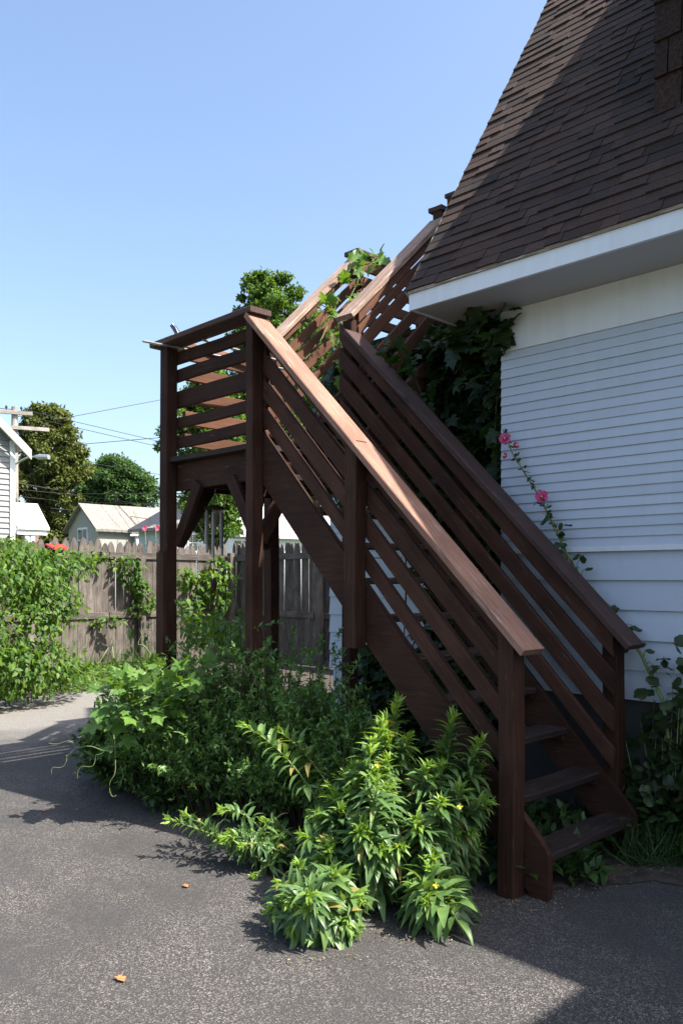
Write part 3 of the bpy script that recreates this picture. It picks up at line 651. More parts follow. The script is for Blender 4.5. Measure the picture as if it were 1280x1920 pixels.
# ================================================================== FENCES
def picket_mesh(wd, h, th=.019):
    c = wd/2; pts = [(-c,0),(c,0),(c,h-wd*1.15),(c*.86,h-wd*.75),(c*.5,h-wd*.25),(0,h),(-c*.5,h-wd*.25),(-c*.86,h-wd*.75),(-c,h-wd*1.15)]
    # local X runs up the picket so that the grain follows it
    m = MB(); m.prism([Vector((z, x, -th/2)) for x, z in pts], (0,0,th)); return m.mesh("picket", M['grey'])
def fence(name, label, a, b, wd, n, h, rail_side, rails, posts):
    """a, b: (t,w) ends; rail_side: unit (t,w) towards the yard"""
    A, B = P(a[0],a[1],0), P(b[0],b[1],0); d = (B-A).normalized(); L = (B-A).length; s3 = P(rail_side[0],rail_side[1],0).normalized()
    f = thing(name, label, "fence", A)
    mes = [picket_mesh(wd*random.uniform(.96,1.01), h*random.uniform(.985,1.012)) for _ in range(6)]
    for i in range(n):
        p = A+d*(L*(i+.5)/n)+Vector((0,0,random.uniform(.03,.07)))-s3*.012
        mt = Matrix((Vector((0,0,1)), d*1.0, Vector((0,0,1)).cross(d))).transposed().to_4x4(); mt = Matrix.Translation(p) @ Matrix.Rotation(R(random.uniform(-1.2,1.2)),4,s3) @ mt
        mesh_obj("picket", random.choice(mes), f, mt)
    for (z, wdz) in rails:
        k = max(1, round(L/2.4))
        for j in range(k):
            board("fence_rail", A+d*(L*j/k+.01)+Vector((0,0,z))+s3*.016, A+d*(L*(j+1)/k-.01)+Vector((0,0,z+random.uniform(-.01,.01)))+s3*.016, UP, wdz, .034, M['grey'], f, wob=.006)
    for (u, hh) in posts:
        board("fence_post", A+d*(L*u)+s3*.085, A+d*(L*u)+s3*.085+Vector((0,0,hh)), d, .1, .1, M['grey'], f)
    return f
HF = 1.375*S
fence("picket_fence", "weathered grey picket fence with pointed tops and creeper, behind the asphalt", (6.86,-.9), (6.86,3.96), .134, 54, HF, (-1,0), ((1.86,.11),(.88,.10),(.06,.12)), ((.1,1.7),(.48,1.7),(.745,1.82)))
fence("picket_fence", "shaded narrow picket fence seen under the stair stringer beside the rear wing", (6.83,4.0), (2.3,4.0), .09, 75, HF, (0,-1), ((1.86,.11),(.88,.10),(.08,.1)), ((.012,1.95),(.36,1.8),(.7,1.8)))

# ================================================================== VEGETATION
def norm_np(v): return v/np.linalg.norm(v)
def bend(p0, p1, sag, n=9):
    """a stem from p0 to p1, bowing by sag upward at the start"""
    p0, p1 = np.array(p0), np.array(p1); u = np.linspace(0,1,n)[:, None]
    mid = (p0+p1)/2 + np.array([0,0,sag]) + rng.normal(0,.02,3)
    return (1-u)**2*p0+2*u*(1-u)*mid+u*u*p1
def along(path, us):
    n = len(path)-1; x = np.clip(us*n, 0, n-1e-6); i = x.astype(int); f = (x-i)[:, None]
    return path[i]*(1-f)+path[i+1]*f, path[i+1]-path[i]

def primrose(label, root_px, tips, extra=6, dens=85, lsize=.135, flowers=(), spread=.06, djit=.12):
    """upright leafy stems from one rootstock; tips: (px, py, depth offset, bow)"""
    root = np.array(P(*on_z(*root_px))); pl = thing("evening_primrose", label, "plant", root)
    d0 = 1*F/(root_px[1]-HY); tips = list(tips); base = list(tips)
    for _ in range(extra):
        a, b = random.sample(base, 2); u = random.random()
        tips.append((a[0]+(b[0]-a[0])*u+random.uniform(-18,18), a[1]+(b[1]-a[1])*u+random.uniform(0,60), a[2]+(b[2]-a[2])*u+random.uniform(-djit,djit), .08))
    AP, AR, AS, AT = [], [], [], []
    for (x, y, dd, sag) in tips:
        tip = np.array(PD(x, y, d0+dd)); path = bend(root+np.append(rng.normal(0,spread,2),0), tip, sag)
        L = np.linalg.norm(np.diff(path, axis=0), axis=1).sum()
        m = MB(); m.tube(path, list(np.linspace(.0065,.0025,len(path))), 6); m.obj("stem", M['stem'], pl, True)
        n = int(dens*max(.25, L)); us = np.linspace(.10,.985,n)**.8; pos, tan = along(path, us); tan = nrm(tan)
        ang = np.arange(n)*2.399+rng.uniform(0,6); a = nrm(np.cross(tan, np.array([.3,.2,1.])+rng.normal(0,.01,3))); b = np.cross(tan, a)
        rad = a*np.cos(ang)[:, None]+b*np.sin(ang)[:, None]
        lift = np.interp(us, [0,.6,.88,1], [.05,.25,.75,1.7])[:, None]
        dirs = nrm(rad+tan*lift+rng.normal(0,.22,(n,3))+np.array([0,0,-.16])*(us[:, None] < .7))
        AP.append(pos); AR.append(frames(dirs, np.array([0,0,1.])+tan*.4+rng.normal(0,.25,(n,3))))
        sz = lsize*np.interp(us, [0,.3,.7,.9,1], [.8,1.15,1,.72,.36])*rng.uniform(.75,1.2,n)
        AS.append(np.stack([sz, sz*rng.uniform(.8,1.3,n), sz*rng.uniform(.5,1.5,n)], 1)); AT.append(us > .90)
        k = 14; dirs = nrm(tan[-1]*1.5+rng.normal(0,.55,(k,3)))
        AP.append(np.repeat(tip[None],k,0)-dirs*.004); AR.append(frames(dirs, rng.normal(0,1,(k,3)))); q = rng.uniform(.035,.075,k); AS.append(np.stack([q,q,q],1)); AT.append(np.ones(k, bool))
    pos, rot, sc, tp = (np.concatenate(v) for v in (AP, AR, AS, AT)); ok = pos[:, 2] > .02
    pos, rot, sc, tp = pos[ok], rot[ok], sc[ok], tp[ok]; nt_ = int(300*tp.mean())
    split_leaves("leaf", 'lance', pos[~tp], rot[~tp], sc[~tp], M['primrose'], pl, 300-nt_)
    split_leaves("leaf", 'lance', pos[tp], rot[tp], sc[tp], M['primrosetip'], pl, nt_)
    for (x, y, dd) in flowers:
        c = np.array(PD(x, y, d0+dd)); n0 = norm_np(CAMP-c+rng.normal(0,.4,3)+np.array([0,0,.4])); a = norm_np(np.cross(n0,[0,0,1.])); b = np.cross(n0,a)
        dirs = np.array([a*math.cos(q)+b*math.sin(q)+n0*.3 for q in np.arange(4)*math.pi/2]); mo = MB()
        vs, fs = TPL['petal']; rr = frames(dirs, np.repeat(n0[None],4,0))
        for r_ in rr: mo.add([(r_ @ (np.array(v)*.013))+c for v in vs], fs)
        mo.obj("flower", M['yellow'], pl)
    return pl
primrose("tall leafy yellow-flowered weed with upright stems against the stair stringer", (720,1685), [(742,1318,.15,.1),(695,1395,-.05,.05),(765,1385,.05,.1),(725,1480,-.12,.05),(680,1440,.0,.1),(690,1560,-.2,.0),(655,1490,-.05,.1),(720,1350,.1,.1)], extra=18, dens=130, lsize=.14, flowers=((708,1435,-.2),))
primrose("bushy yellow-flowered weed pressed against the bottom stair post", (805,1680), [(848,1342,.08,.1),(900,1392,.0,.15),(800,1440,-.1,.1),(860,1480,-.12,.1),(785,1550,-.18,.05),(908,1505,-.1,.15),(838,1400,.1,.1),(880,1560,-.12,.1)], extra=18, dens=130, lsize=.14, flowers=((862,1512,-.28),))
primrose("low drooping weed standing out on sunlit asphalt below the bottom stair post", (808,1726), [(805,1635,-.06,.02),(775,1665,-.08,.1),(838,1660,-.05,.1),(800,1690,-.12,.05)], extra=4, dens=130, lsize=.16, flowers=((817,1660,-.16),), djit=.05)
primrose("weed clump with long drooping leaves spilling farthest out onto the asphalt", (590,1745), [(512,1700,-.03,.12),(550,1690,-.1,.08),(625,1640,-.05,.05),(560,1625,.05,.05),(660,1690,-.06,.1),(600,1700,-.12,.05),(645,1725,-.1,.08),(650,1600,.1,.05),(530,1660,0,.1)], extra=14, dens=125, lsize=.145, djit=.09)
primrose("leaning weed with two bare-backed stems arching out over dark shrubs", (645,1630), [(460,1362,.1,.18),(525,1372,.15,.2),(590,1530,-.05,.1),(640,1470,.1,.1),(645,1545,-.12,.05)], extra=2, dens=70, lsize=.14)
primrose("mid-height leafy weed filling the middle of the clump before the stringer", (660,1680), [(600,1530,-.05,.08),(640,1520,-.1,.05),(620,1590,-.15,.05),(690,1590,-.15,.05),(575,1570,-.1,.1),(750,1580,-.1,.08),(660,1440,.1,.05),(620,1480,.05,.08),(700,1520,-.1,.05)], extra=32, dens=140, lsize=.14)
primrose("weed with low stems sprawling along the shaded asphalt edge", (560,1625), [(420,1520,-.05,.12),(320,1538,.05,.05),(350,1530,.1,.05),(455,1585,-.12,.08),(500,1540,0,.1),(480,1640,-.12,.06),(440,1560,-.05,.08)], extra=8, dens=100, lsize=.09)

def shrub(name, label, cat, root, r, h, nstem, per, lsize, kind, mat, up=.6, spread=1.0, parts=0, stemmat=None, flat=1.0, bare=0.0):
    """stems fan out from the root and carry side sprigs full of leaves"""
    root = np.array(root); o = thing(name, label, cat, root); m = MB(); P_, D_, U_, Z_ = [], [], [], []
    for i in range(nstem):
        a = rng.uniform(0,2*math.pi); q = math.sqrt(rng.uniform(0,1))
        tip = root+np.array([math.cos(a)*q*r*spread, math.sin(a)*q*r*spread*flat, h*(1-.55*q*q)*(rng.uniform(.5,.95) if rng.uniform() > .14 else rng.uniform(.95,1.2))])
        path = bend(root+np.array([math.cos(a)*q*r*.45, math.sin(a)*q*r*.45*flat, 0]), tip, h*.12*rng.uniform(0,1), 6); m.tube(path, list(np.linspace(.005,.0015,6)), 4, False)
        for j in range(5):
            u = rng.uniform(.25,1,1); p, t = along(path, u); p, t = p[0], nrm(t)[0]
            d = norm_np(t*.6+rng.normal(0,.6,3)+np.array([0,0,up*.5])); Ls = rng.uniform(.06,.30)*h**.5
            k = per; us = rng.uniform(0,1,k); pos = p+d[None]*us[:, None]*Ls+np.array([0,0,-.12])*(us**2)[:, None]*Ls
            P_.append(pos); D_.append(nrm(d[None]*.5+rng.normal(0,.6,(k,3)))); Z_.append(lsize*rng.uniform(.6,1.3,k))
    pos = np.concatenate(P_); dr = np.concatenate(D_); sz = np.concatenate(Z_); ok = (pos[:, 2] > .03) & (pos[:, 2] > bare*h*rng.uniform(.3,1.25,len(pos))); pos, dr, sz = pos[ok], dr[ok], sz[ok]
    rot = frames(dr, np.array([0,0,1.])+rng.normal(0,.45,dr.shape))
    m.obj("stems", stemmat or M['redstem'], o)
    split_leaves("leaf", kind, pos, rot, sz, mat, o, parts)
    return o
def groot(x, y): return P(*on_z(x, y))
shrub("shrub", "dense small-leaved shrub around the outer leg of the landing", "shrub", groot(300,1490), .46, 1.02, 120, 28, .04, 'small', M['shrub'], bare=.22)
shrub("shrub", "tall small-leaved shrub growing up between the two landing legs", "shrub", groot(402,1518), .44, 1.3, 160, 28, .038, 'small', M['shrub'], bare=.22)
shrub("shrub", "feathery green shrub in front of the stair-side landing leg under the stringer", "shrub", groot(500,1538), .44, 1.12, 150, 28, .036, 'small', M['shrub'], bare=.22)
shrub("shrub", "small-leaved shrub reaching the stair stringer beside the leaning weed", "shrub", groot(590,1560), .4, 1.08, 130, 28, .036, 'small', M['shrub'], bare=.22)
shrub("shrub", "small-leaved shrub before the stair stringer near the mid post", "shrub", groot(668,1590), .28, .88, 80, 26, .036, 'small', M['shrub'])
shrub("shrub", "low dark shrub in shade at the edge of the asphalt", "shrub", groot(255,1475), .42, .62, 80, 24, .055, 'ovate', M['weed'])
shrub("shrub", "low dark leafy weeds in front of the outer landing leg", "shrub", groot(370,1505), .36, .36, 50, 22, .055, 'ovate', M['weed'])
shrub("shrub", "dark leafy weeds in shade behind the sprawling primrose", "shrub", groot(462,1515), .36, .36, 50, 22, .06, 'ovate', M['weed'])
shrub("shrub", "thin seedy weed at the pale paving beside the shrubs", "shrub", groot(205,1425), .22, .45, 20, 9, .035, 'small', M['weed'])

# climbing wild cucumber with big lobed leaves
def leaves_on(paths, per, lsize, kind, mat, parent, parts, up=(0,0,1.), out=None, jit=.05, droop=.2, petiole=.05):
    P_, D_, U_, Z_ = [], [], [], []
    for path in paths:
        k = per; us = rng.uniform(.02,1,k); pos, tan = along(np.array(path), us)
        side = rng.normal(0,1,(k,3)); d = nrm(side+np.array([0,0,-droop])+(0 if out is None else np.array(out)*.4))
        P_.append(pos+d*petiole*rng.uniform(.2,1,(k,1))+rng.normal(0,jit,(k,3))); D_.append(d); Z_.append(lsize*rng.uniform(.5,1.25,k))
    pos, d, sz = np.concatenate(P_), np.concatenate(D_), np.concatenate(Z_)
    upv = np.array(up)+(0 if out is None else np.array(out))+rng.normal(0,.4,d.shape)
    rot = frames(d, upv); split_leaves("leaf", kind, pos, rot, sz, mat, parent, parts)
v = thing("cucumber_vine", "climbing vine with big pale lobed leaves and curling tendrils over the shrubs", "vine", groot(290,1500))
vp = []
for pts in ([(330,1240),(300,1262),(260,1290),(225,1330),(215,1380),(205,1420)], [(370,1265),(330,1285),(285,1300),(245,1320)], [(300,1255),(345,1290),(385,1280)], [(250,1270),(225,1300),(240,1350)], [(320,1320),(280,1335),(235,1345)]):
    vp.append(np.array([np.array(PD(x, y, 3.30+.02*i)) for i, (x, y) in enumerate(pts)]))
m = MB()
for path in vp: m.tube([Vector(p) for p in path], .003, 5, False)
for pts in ([(300,1250),(270,1215),(262,1195),(268,1180)], [(215,1400),(180,1405),(140,1395),(95,1390)], [(215,1385),(220,1420),(208,1450),(213,1485),(212,1495)], [(205,1400),(170,1430),(140,1460)], [(150,1395),(125,1420),(100,1450)], [(250,1300),(200,1290),(160,1260),(140,1250)]):
    q = np.array([np.array(PD(x, y, 3.28)) for x, y in pts]); us = np.linspace(0,1,26); c_, _ = along(q, us); ph = rng.uniform(0,6)
    for _k in range(2): c_[1:-1] = (c_[:-2]+c_[1:-1]*2+c_[2:])/4
    amp = .012*np.sin(np.pi*us)+.014*us**3
    c_ += np.stack([amp*np.sin(13*us+ph), amp*np.cos(11*us+ph), amp*np.sin(17*us+2*ph)], 1)
    m.tube([Vector(v_) for v_ in c_], list(np.linspace(.0026,.0012,26)), 5, False)
m.obj("tendrils", M['stem'], v, True)
m = MB(); m.tube([groot(290,1500), PD(285,1380,3.45), PD(300,1262,3.32)], .005, 5); m.obj("stem", M['stem'], v)
leaves_on(vp, 24, .105, 'lobed', M['vine'], v, 90, out=(.3,-.5,.2), jit=.05)

# creeper over the fence on the left, and the bush below it
def creeper(label, blobs, n, lsize, parts, mat, kind='ovate', base=None, name="creeper", cat="vine", out=(.75,-.6,.35)):
    """blobs: (px, py, depth, rx, rz, ry) masses of leaves, metres"""
    bp = np.array(PD(blobs[0][0], blobs[0][1], blobs[0][2])); bp[2] = 0
    o = thing(name, label, cat, bp if base is None else base); P_, D_, Z_ = [], [], []
    m = MB(); vol = sum(b[3]*b[4] for b in blobs); prev = bp
    for (x, y, d, rx_, rz_, ry_) in blobs:
        c = np.array(PD(x, y, d)); k = int(n*rx_*rz_/vol); q = rng.normal(0,1,(k,3)); q /= np.linalg.norm(q,axis=1,keepdims=True)
        rr = rng.uniform(.55,1.05,(k,1)); right = np.array([.705,.709,0]); dep = np.array([-.709,.705,0])
        pos = c+(right*q[:, :1]*rx_+dep*q[:, 1:2]*ry_+np.array([0,0,1.])*q[:, 2:]*rz_)*rr
        P_.append(pos); nn = right*q[:, :1]+dep*q[:, 1:2]+np.array([0,0,1.])*q[:, 2:]
        D_.append(nn); Z_.append(lsize*rng.uniform(.55,1.25,k))
        path = bend(np.array([c[0],c[1],max(0,c[2]-rz_*1.2)]), c, .05, 5); m.tube(path, .006, 5, False)
        for _ in range(5):
            e = c+rng.normal(0,.5,3)*np.array([rx_,ry_,rz_]); m.tube([c, (c+e)/2+rng.normal(0,.03,3), e], .004, 4, False)
    pos, nn, sz = np.concatenate(P_), np.concatenate(D_), np.concatenate(Z_); ok = pos[:, 2] > .03; pos, nn, sz = pos[ok], nn[ok], sz[ok]
    k = len(pos); d = nrm(np.array([0,0,-.75])+nn*.5+rng.normal(0,.5,(k,3))); rot = frames(d, np.array([.2,.1,.7])+nn*.8+rng.normal(0,.3,(k,3)))
    m.obj("stems", M['redstem'], o); split_leaves("leaf", kind, pos, rot, sz, mat, o, parts); return o
creeper("bright green creeper heaped over the fence top below the grey house", [(10,1070,6.6,.55,.42,.3),(75,1068,7.0,.5,.36,.28),(125,1060,7.5,.42,.24,.22),(160,1052,7.75,.2,.13,.15),(20,1040,6.9,.4,.25,.2),(60,1100,6.8,.4,.3,.25),(-55,1075,6.2,.55,.42,.3),(-120,1080,5.8,.5,.4,.3)], 3600, .085, 250, M['creeper'])
creeper("round bright green bush at the far edge of the asphalt", [(35,1190,6.5,.55,.5,.4),(95,1140,6.7,.42,.32,.3),(125,1125,6.8,.25,.2,.2),(60,1255,6.4,.55,.33,.4),(115,1245,6.6,.36,.25,.3),(10,1260,6.2,.5,.33,.4),(145,1255,6.9,.2,.15,.2),(-50,1220,6.0,.55,.5,.4),(-110,1265,5.8,.45,.35,.35)], 4600, .08, 250, M['creeper'], name="bush", cat="bush")
creeper("ivy strand climbing the fence post near the pink hollyhocks", [(238,1060,9.05,.27,.2,.08),(243,1080,9.1,.2,.2,.07),(262,1098,9.2,.18,.2,.07),(275,1125,9.3,.2,.2,.07),(260,1140,9.2,.22,.12,.06),(200,1165,8.9,.3,.1,.06),(190,1045,8.9,.12,.1,.05)], 560, .1, 120, M['creeper'])
creeper("ivy hanging on the fence corner post between the landing legs", [(345,1082,9.5,.22,.2,.1),(385,1090,9.7,.35,.22,.1),(410,1070,9.9,.25,.3,.1),(412,1120,9.9,.18,.3,.1),(395,1110,9.8,.2,.2,.1)], 620, .12, 120, M['creeper'])
creeper("leafy green sapling in front of the fence between landing legs", [(410,1175,6.0,.2,.16,.15),(430,1190,5.8,.2,.15,.15),(355,1150,6.4,.16,.22,.14),(370,1180,6.2,.2,.2,.15)], 480, .09, 100, M['creeper'], name="sapling", cat="plant")
# ground cover along the fence foot
def stuff_patch(name, label, cat, poly_px, n, lsize, kind, mat, hmax, z=0.01):
    pts = []
    xs = [p[0] for p in poly_px]; ys = [p[1] for p in poly_px]
    def inside(x, y):
        r = False; j = len(poly_px)-1
        for i in range(len(poly_px)):
            xi, yi = poly_px[i]; xj, yj = poly_px[j]
            if (yi > y) != (yj > y) and x < (xj-xi)*(y-yi)/(yj-yi)+xi: r = not r
            j = i
        return r
    while len(pts) < n:
        x, y = random.uniform(min(xs),max(xs)), random.uniform(min(ys),max(ys))
        if inside(x, y): pts.append(P(*on_z(x, y)))
    pos = np.array(pts); h = rng.uniform(0,1,n)**1.3*hmax
    if kind == 'blade':
        d = nrm(rng.normal(0,.45,(n,3))+np.array([0,0,1.])); sz = lsize*rng.uniform(.5,1.3,n); rot = frames(d, rng.normal(0,1,(n,3)))
    else:
        pos[:, 2] = z+h; d = nrm(rng.normal(0,1,(n,3))*np.array([1,1,.35])); rot = frames(d, np.array([0,0,1.])+rng.normal(0,.4,(n,3))); sz = lsize*rng.uniform(.5,1.3,n)
    o = scatter(name, kind, pos, rot, sz, mat); tag(o, label, cat); return o
stuff_patch("ground_cover", "low green ground cover along the foot of the sunlit fence", "plants", [(100,1262),(300,1232),(340,1262),(230,1296),(95,1304)], 3200, .07, 'ovate', M['creeper'], .16)
stuff_patch("grass", "thin tall grass tufts at the foot of the sunlit fence", "grass", [(140,1246),(300,1238),(310,1258),(140,1262)], 420, .42, 'blade', M['grass'], 0)
stuff_patch("ground_cover", "dark weeds covering the soil under the stairs", "plants", [(300,1440),(480,1300),(700,1330),(960,1560),(900,1600),(600,1600),(420,1490)], 3600, .075, 'ovate', M['weed'], .3)
stuff_patch("ground_cover", "shaded weeds along the house foundation past the stairs", "plants", [(1165,1440),(1300,1420),(1420,1500),(1400,1620),(1280,1625),(1170,1600),(1120,1565)], 4200, .07, 'ovate', M['weed'], .34)
stuff_patch("grass", "shaded grass tuft beside the bottom stair tread", "grass", [(1100,1560),(1200,1540),(1285,1590),(1280,1632),(1180,1628),(1110,1600)], 900, .2, 'blade', M['weed'], 0)
stuff_patch("ground_cover", "shaded weeds growing up under the bottom treads", "plants", [(985,1560),(1120,1500),(1150,1560),(1060,1640),(1010,1650)], 500, .05, 'ovate', M['weed'], .14)
for i, (x, y, lab) in enumerate(((905,1640,"broad-leaved seedling at the outer side of the bottom stair post"),(990,1668,"leafy seedling against the foot of the near stringer"),(1085,1655,"small seedling in front of the bottom tread"))):
    shrub("seedling", lab, "plant", groot(x, y), (.16,.16,.1)[i], (.33,.33,.16)[i], 9, 3, .085, 'ovate', M['weed'], parts=60)
shrub("weed", "tall shaded weeds filling the gap between the far stringer and foundation", "plant", groot(1215,1500), .35, .75, 50, 12, .075, 'ovate', M['weed'], parts=60, flat=.4)
shrub("weed", "shaded leafy weeds growing through behind the second tread", "plant", P(.26,.36,.02), .24, .26, 30, 8, .07, 'ovate', M['weed'], parts=40)

# hollyhocks
def flower(c, face, r, parent):
    c = np.array(c); n0 = norm_np(np.array(face)); a = norm_np(np.cross(n0,[.1,.2,1.])); b = np.cross(n0,a)
    m = MB(); vs, fs = TPL['petal']
    for q in np.arange(5)*2*math.pi/5+.3:
        rr = frames((a*math.cos(q)+b*math.sin(q)+n0*.25)[None], n0[None])[0]
        m.add([(rr @ (np.array(v)*np.array([r,r*1.35,r])))+c for v in vs], fs)
    fo = m.obj("flower", M['petal'], parent)
    m = MB(); m.tube([c+n0*.004,c+n0*.010], [r*.42,r*.3], 10); m.obj("throat", M['petalin'], fo)
    m = MB(); m.tube([c+n0*.008,c+n0*.03], [.006,.004], 6); m.obj("stamen", M['cream'], fo)
def hollyhock(label, path, leaves, flowers, buds, lsize):
    root = Vector(path[0]); o = thing("hollyhock", label, "flower", (root.x, root.y, 0))
    path = [np.array(p) for p in path]
    m = MB(); m.tube(path, list(np.linspace(.011,.004,len(path))), 7); m.obj("stalk", M['stem'], o, True)
    pa = np.array(path); pet = MB()
    for (u, side, up, s) in leaves:
        p, t = along(pa, np.array([u])); p = p[0]; d = norm_np(np.array(side, float)); e = p+d*s*1.1+np.array([0,0,up])
        pet.tube([p,(p+e)/2+np.array([0,0,.02]),e], .0025, 5)
        rot = frames((d+np.array([0,0,-.35])+rng.normal(0,.2,3))[None], (np.array([.1,-.5,.7])+rng.normal(0,.35,3))[None]); leaf_objs("leaf", 'round', e[None], rot, np.array([s*lsize]), M['holly'], o)
    pet.obj("petioles", M['stem'], o)
    for (p, f, r) in flowers: flower(p, f, r, o)
    for u in buds:
        p, t = along(pa, np.array([u])); q = p[0]+rng.normal(0,.012,3); k = 4
        leaf_objs("bud_leaf", 'ovate', np.repeat(q[None],k,0), frames(nrm(rng.normal(0,1,(k,3))+np.array([0,0,.5])), rng.normal(0,1,(k,3))), rng.uniform(.018,.035,k), M['holly'], o)
    return o
hp = [P(on_w(1272,1480,.735)[0],.735,0)]+[P(*on_w(x, y, .735)) for x, y in ((1262,1440),(1240,1310),(1200,1225),(1160,1172),(1120,1122),(1085,1080),(1058,1030),(1032,975),(1010,930),(988,895),(960,850),(942,805))]
hl = []
for i in range(64):
    u = .02+.74*i/64; hl.append((u, (rng.normal(.4,.9), -abs(rng.normal(.5,.3)), rng.normal(.1,.5)), rng.uniform(-.02,.06), rng.uniform(.55,1.15)*(1.25-u)*.14/.14))
hl = [(a,b,c,d*.055) for a,b,c,d in hl]
fl = [(P(*on_w(946,824,.72)), (.5,-.9,.2), .040),(P(*on_w(965,836,.72)), (.9,-.3,.2), .024),(P(*on_w(948,855,.72)), (-.2,-.9,.1), .022),(P(*on_w(1016,932,.715)), (.35,-.95,.15), .042)]
hollyhock("pink hollyhock leaning along the white siding beside the stair handrail", hp, hl, fl, list(np.linspace(.62,.99,34)), 1.35)
for lab, x, yb, yt, flw in (("slim pink hollyhock in front of the picket fence beside the ivy strand", 272, 1235, 985, ((273,991),(283,1034))), ("slim pink hollyhock right against the outer landing leg", 292, 1238, 985, ((297,991),(293,1032)))):
    b0 = on_z(x, yb); dd = F/(yb-HY)
    path = [PD(x+(6 if k%2 else 0)*.3, yb+(yt-yb)*k/6, dd*1.0) for k in range(7)]
    hollyhock(lab, path, [(u, (rng.normal(0,1),-abs(rng.normal(0,.6)),.1), .02, .12) for u in np.linspace(.05,.75,14)], [(PD(a,b,dd-.02), (.5,-.8,.2), .052) for a,b in flw], list(np.linspace(.55,.98,14)), 1.0)

shrub("hollyhock", "low hollyhock clump of ragged round leaves beside the far handrail end", "plant", P(-.06,.72,0), .36, 1.0, 24, 4, .065, 'round', M['holly'], parts=200, flat=.22, stemmat=M['stem'])
shrub("hollyhock", "ragged shaded hollyhock leaves against the foundation past the stairs", "plant", P(-.32,.70,0), .36, .85, 20, 4, .065, 'round', M['holly'], parts=200, flat=.25, stemmat=M['stem'])
# vine over the rear wing and soffit, and the one on the upper rail
vn = thing("wall_vine", "dark leafy vine covering the rear wing wall behind the stairs up to the eave", "vine", P(1.2, 1.30, 0))
paths = []
for i in range(64):
    t = random.uniform(.72,1.5); w_ = random.uniform(1.18,1.32); zt = random.uniform(1.5,2.14)
    paths.append(np.array([np.array(P(t+random.uniform(-.2,.2)*u, w_-.05*u, zt*u)) for u in np.linspace(.3,1,7)]))
for i in range(80):
    t = random.uniform(.74,2.25); zt = random.uniform(2.1,2.36); zl = random.uniform(1.4,1.9)
    paths.append(np.array([np.array(P(t+random.uniform(-.06,.06), random.uniform(1.2,1.31), zt+(zl-zt)*u)) for u in np.linspace(0,1,6)]))
for i in range(60):
    t = random.uniform(.74,2.0); zt = random.uniform(.3,.95) if t < 1.25 else random.uniform(.2,.6)
    paths.append(np.array([np.array(P(t+random.uniform(-.06,.06), random.uniform(1.1,1.31), .05+zt*u)) for u in np.linspace(0,1,6)]))
for i in range(8):
    paths.append(np.array([np.array(P(TC+.02+.25*u, KW+.5*(1-u)+.02, 2.1+.02*math.sin(5*u))) for u in np.linspace(0,1,6)]))
paths.append(np.array([np.array(P(TC+.06, KW+.06+.03*math.sin(8*u), .9+1.2*u)) for u in np.linspace(0,1,8)]))
paths.append(np.array([np.array(P(TC+.05, KW+.1+.03*math.sin(6*u), 1.3+.8*u)) for u in np.linspace(0,1,8)]))
paths.append(np.array([np.array(P(TC+.05-.1*u, KW-.03, 2.05+.06*math.sin(4*u))) for u in np.linspace(0,1,5)]))
m = MB()
for p_ in paths: m.tube([Vector(q) for q in p_], .005, 4, False)
m.obj("stems", M['redstem'], vn)
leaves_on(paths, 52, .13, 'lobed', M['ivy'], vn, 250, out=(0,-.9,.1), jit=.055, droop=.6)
vr = thing("rail_vine", "sunlit vine twining round the top post of the upper stair rail", "vine", P(1.93,1.17,2.2))
q = [[(600,640),(625,590),(640,540),(655,500),(668,483)], [(645,600),(655,560),(670,530),(680,500),(700,488)], [(700,488),(706,480),(712,492)], [(632,600),(640,640),(638,690),(645,730)], [(612,560),(622,580),(640,610)]]
rp = [np.array([np.array(P(*on_t(x, y, 1.865))) for x, y in s_]) for s_ in q]
m = MB()
for p_ in rp: m.tube([Vector(z_) for z_ in p_], .003, 4, False)
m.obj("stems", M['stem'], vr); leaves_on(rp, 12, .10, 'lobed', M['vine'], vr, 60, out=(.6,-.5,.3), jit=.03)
vs2 = thing("stair_vine", "shaded vine shoots sticking up behind the far lower handrail", "vine", P(1.25,.72,0))
q = [[(760,760),(740,690),(715,660),(700,650)], [(770,760),(775,700),(765,660),(752,645)], [(800,800),(790,740),(770,690)], [(740,900),(720,820),(735,760)], [(820,900),(800,860),(770,830)]]
rp = [np.array([np.array(P(*on_w(x, y, .74))) for x, y in s_]) for s_ in q]
m = MB()
for p_ in rp: m.tube([Vector(z_) for z_ in p_], .003, 4, False)
m.tube([P(1.25,.72,0), P(1.2,.73,.9), Vector(rp[0][0])], .006, 5); m.obj("stems", M['redstem'], vs2); leaves_on(rp, 14, .12, 'lobed', M['ivy'], vs2, 70, out=(0,-.6,.4), jit=.04)

def litter(label, poly, n, lo, hi, mat):
    pos = []
    for _ in range(n):
        a, b = random.choice(poly); u = random.random(); x = a[0]+(b[0]-a[0])*u; y = a[1]+(b[1]-a[1])*u
        p = P(*on_z(x+random.gauss(0,28), y+abs(random.gauss(0,16)))); p.z = .010+random.uniform(0,.004); pos.append(p)
    pos = np.array(pos); d = nrm(rng.normal(0,1,(n,3))*np.array([1,1,.12])); rot = frames(d, np.array([0,0,1.])+rng.normal(0,.25,(n,3)))
    o = scatter('leaf_litter', 'small', pos, rot, rng.uniform(lo,hi,n), mat); tag(o, label, 'litter')
litter("dry leaf litter and grit along the edge of the shrubs and weeds", [((160,1440),(300,1500)),((300,1500),(480,1600)),((480,1640),(520,1790)),((520,1800),(680,1790)),((700,1745),(850,1745))], 420, .006, .018, M['litter'])
litter("dry grass bits and grit in front of the bottom tread", [((900,1690),(1060,1690)),((1040,1680),(1180,1625)),((1180,1625),(1290,1610))], 380, .006, .02, M['litter'])
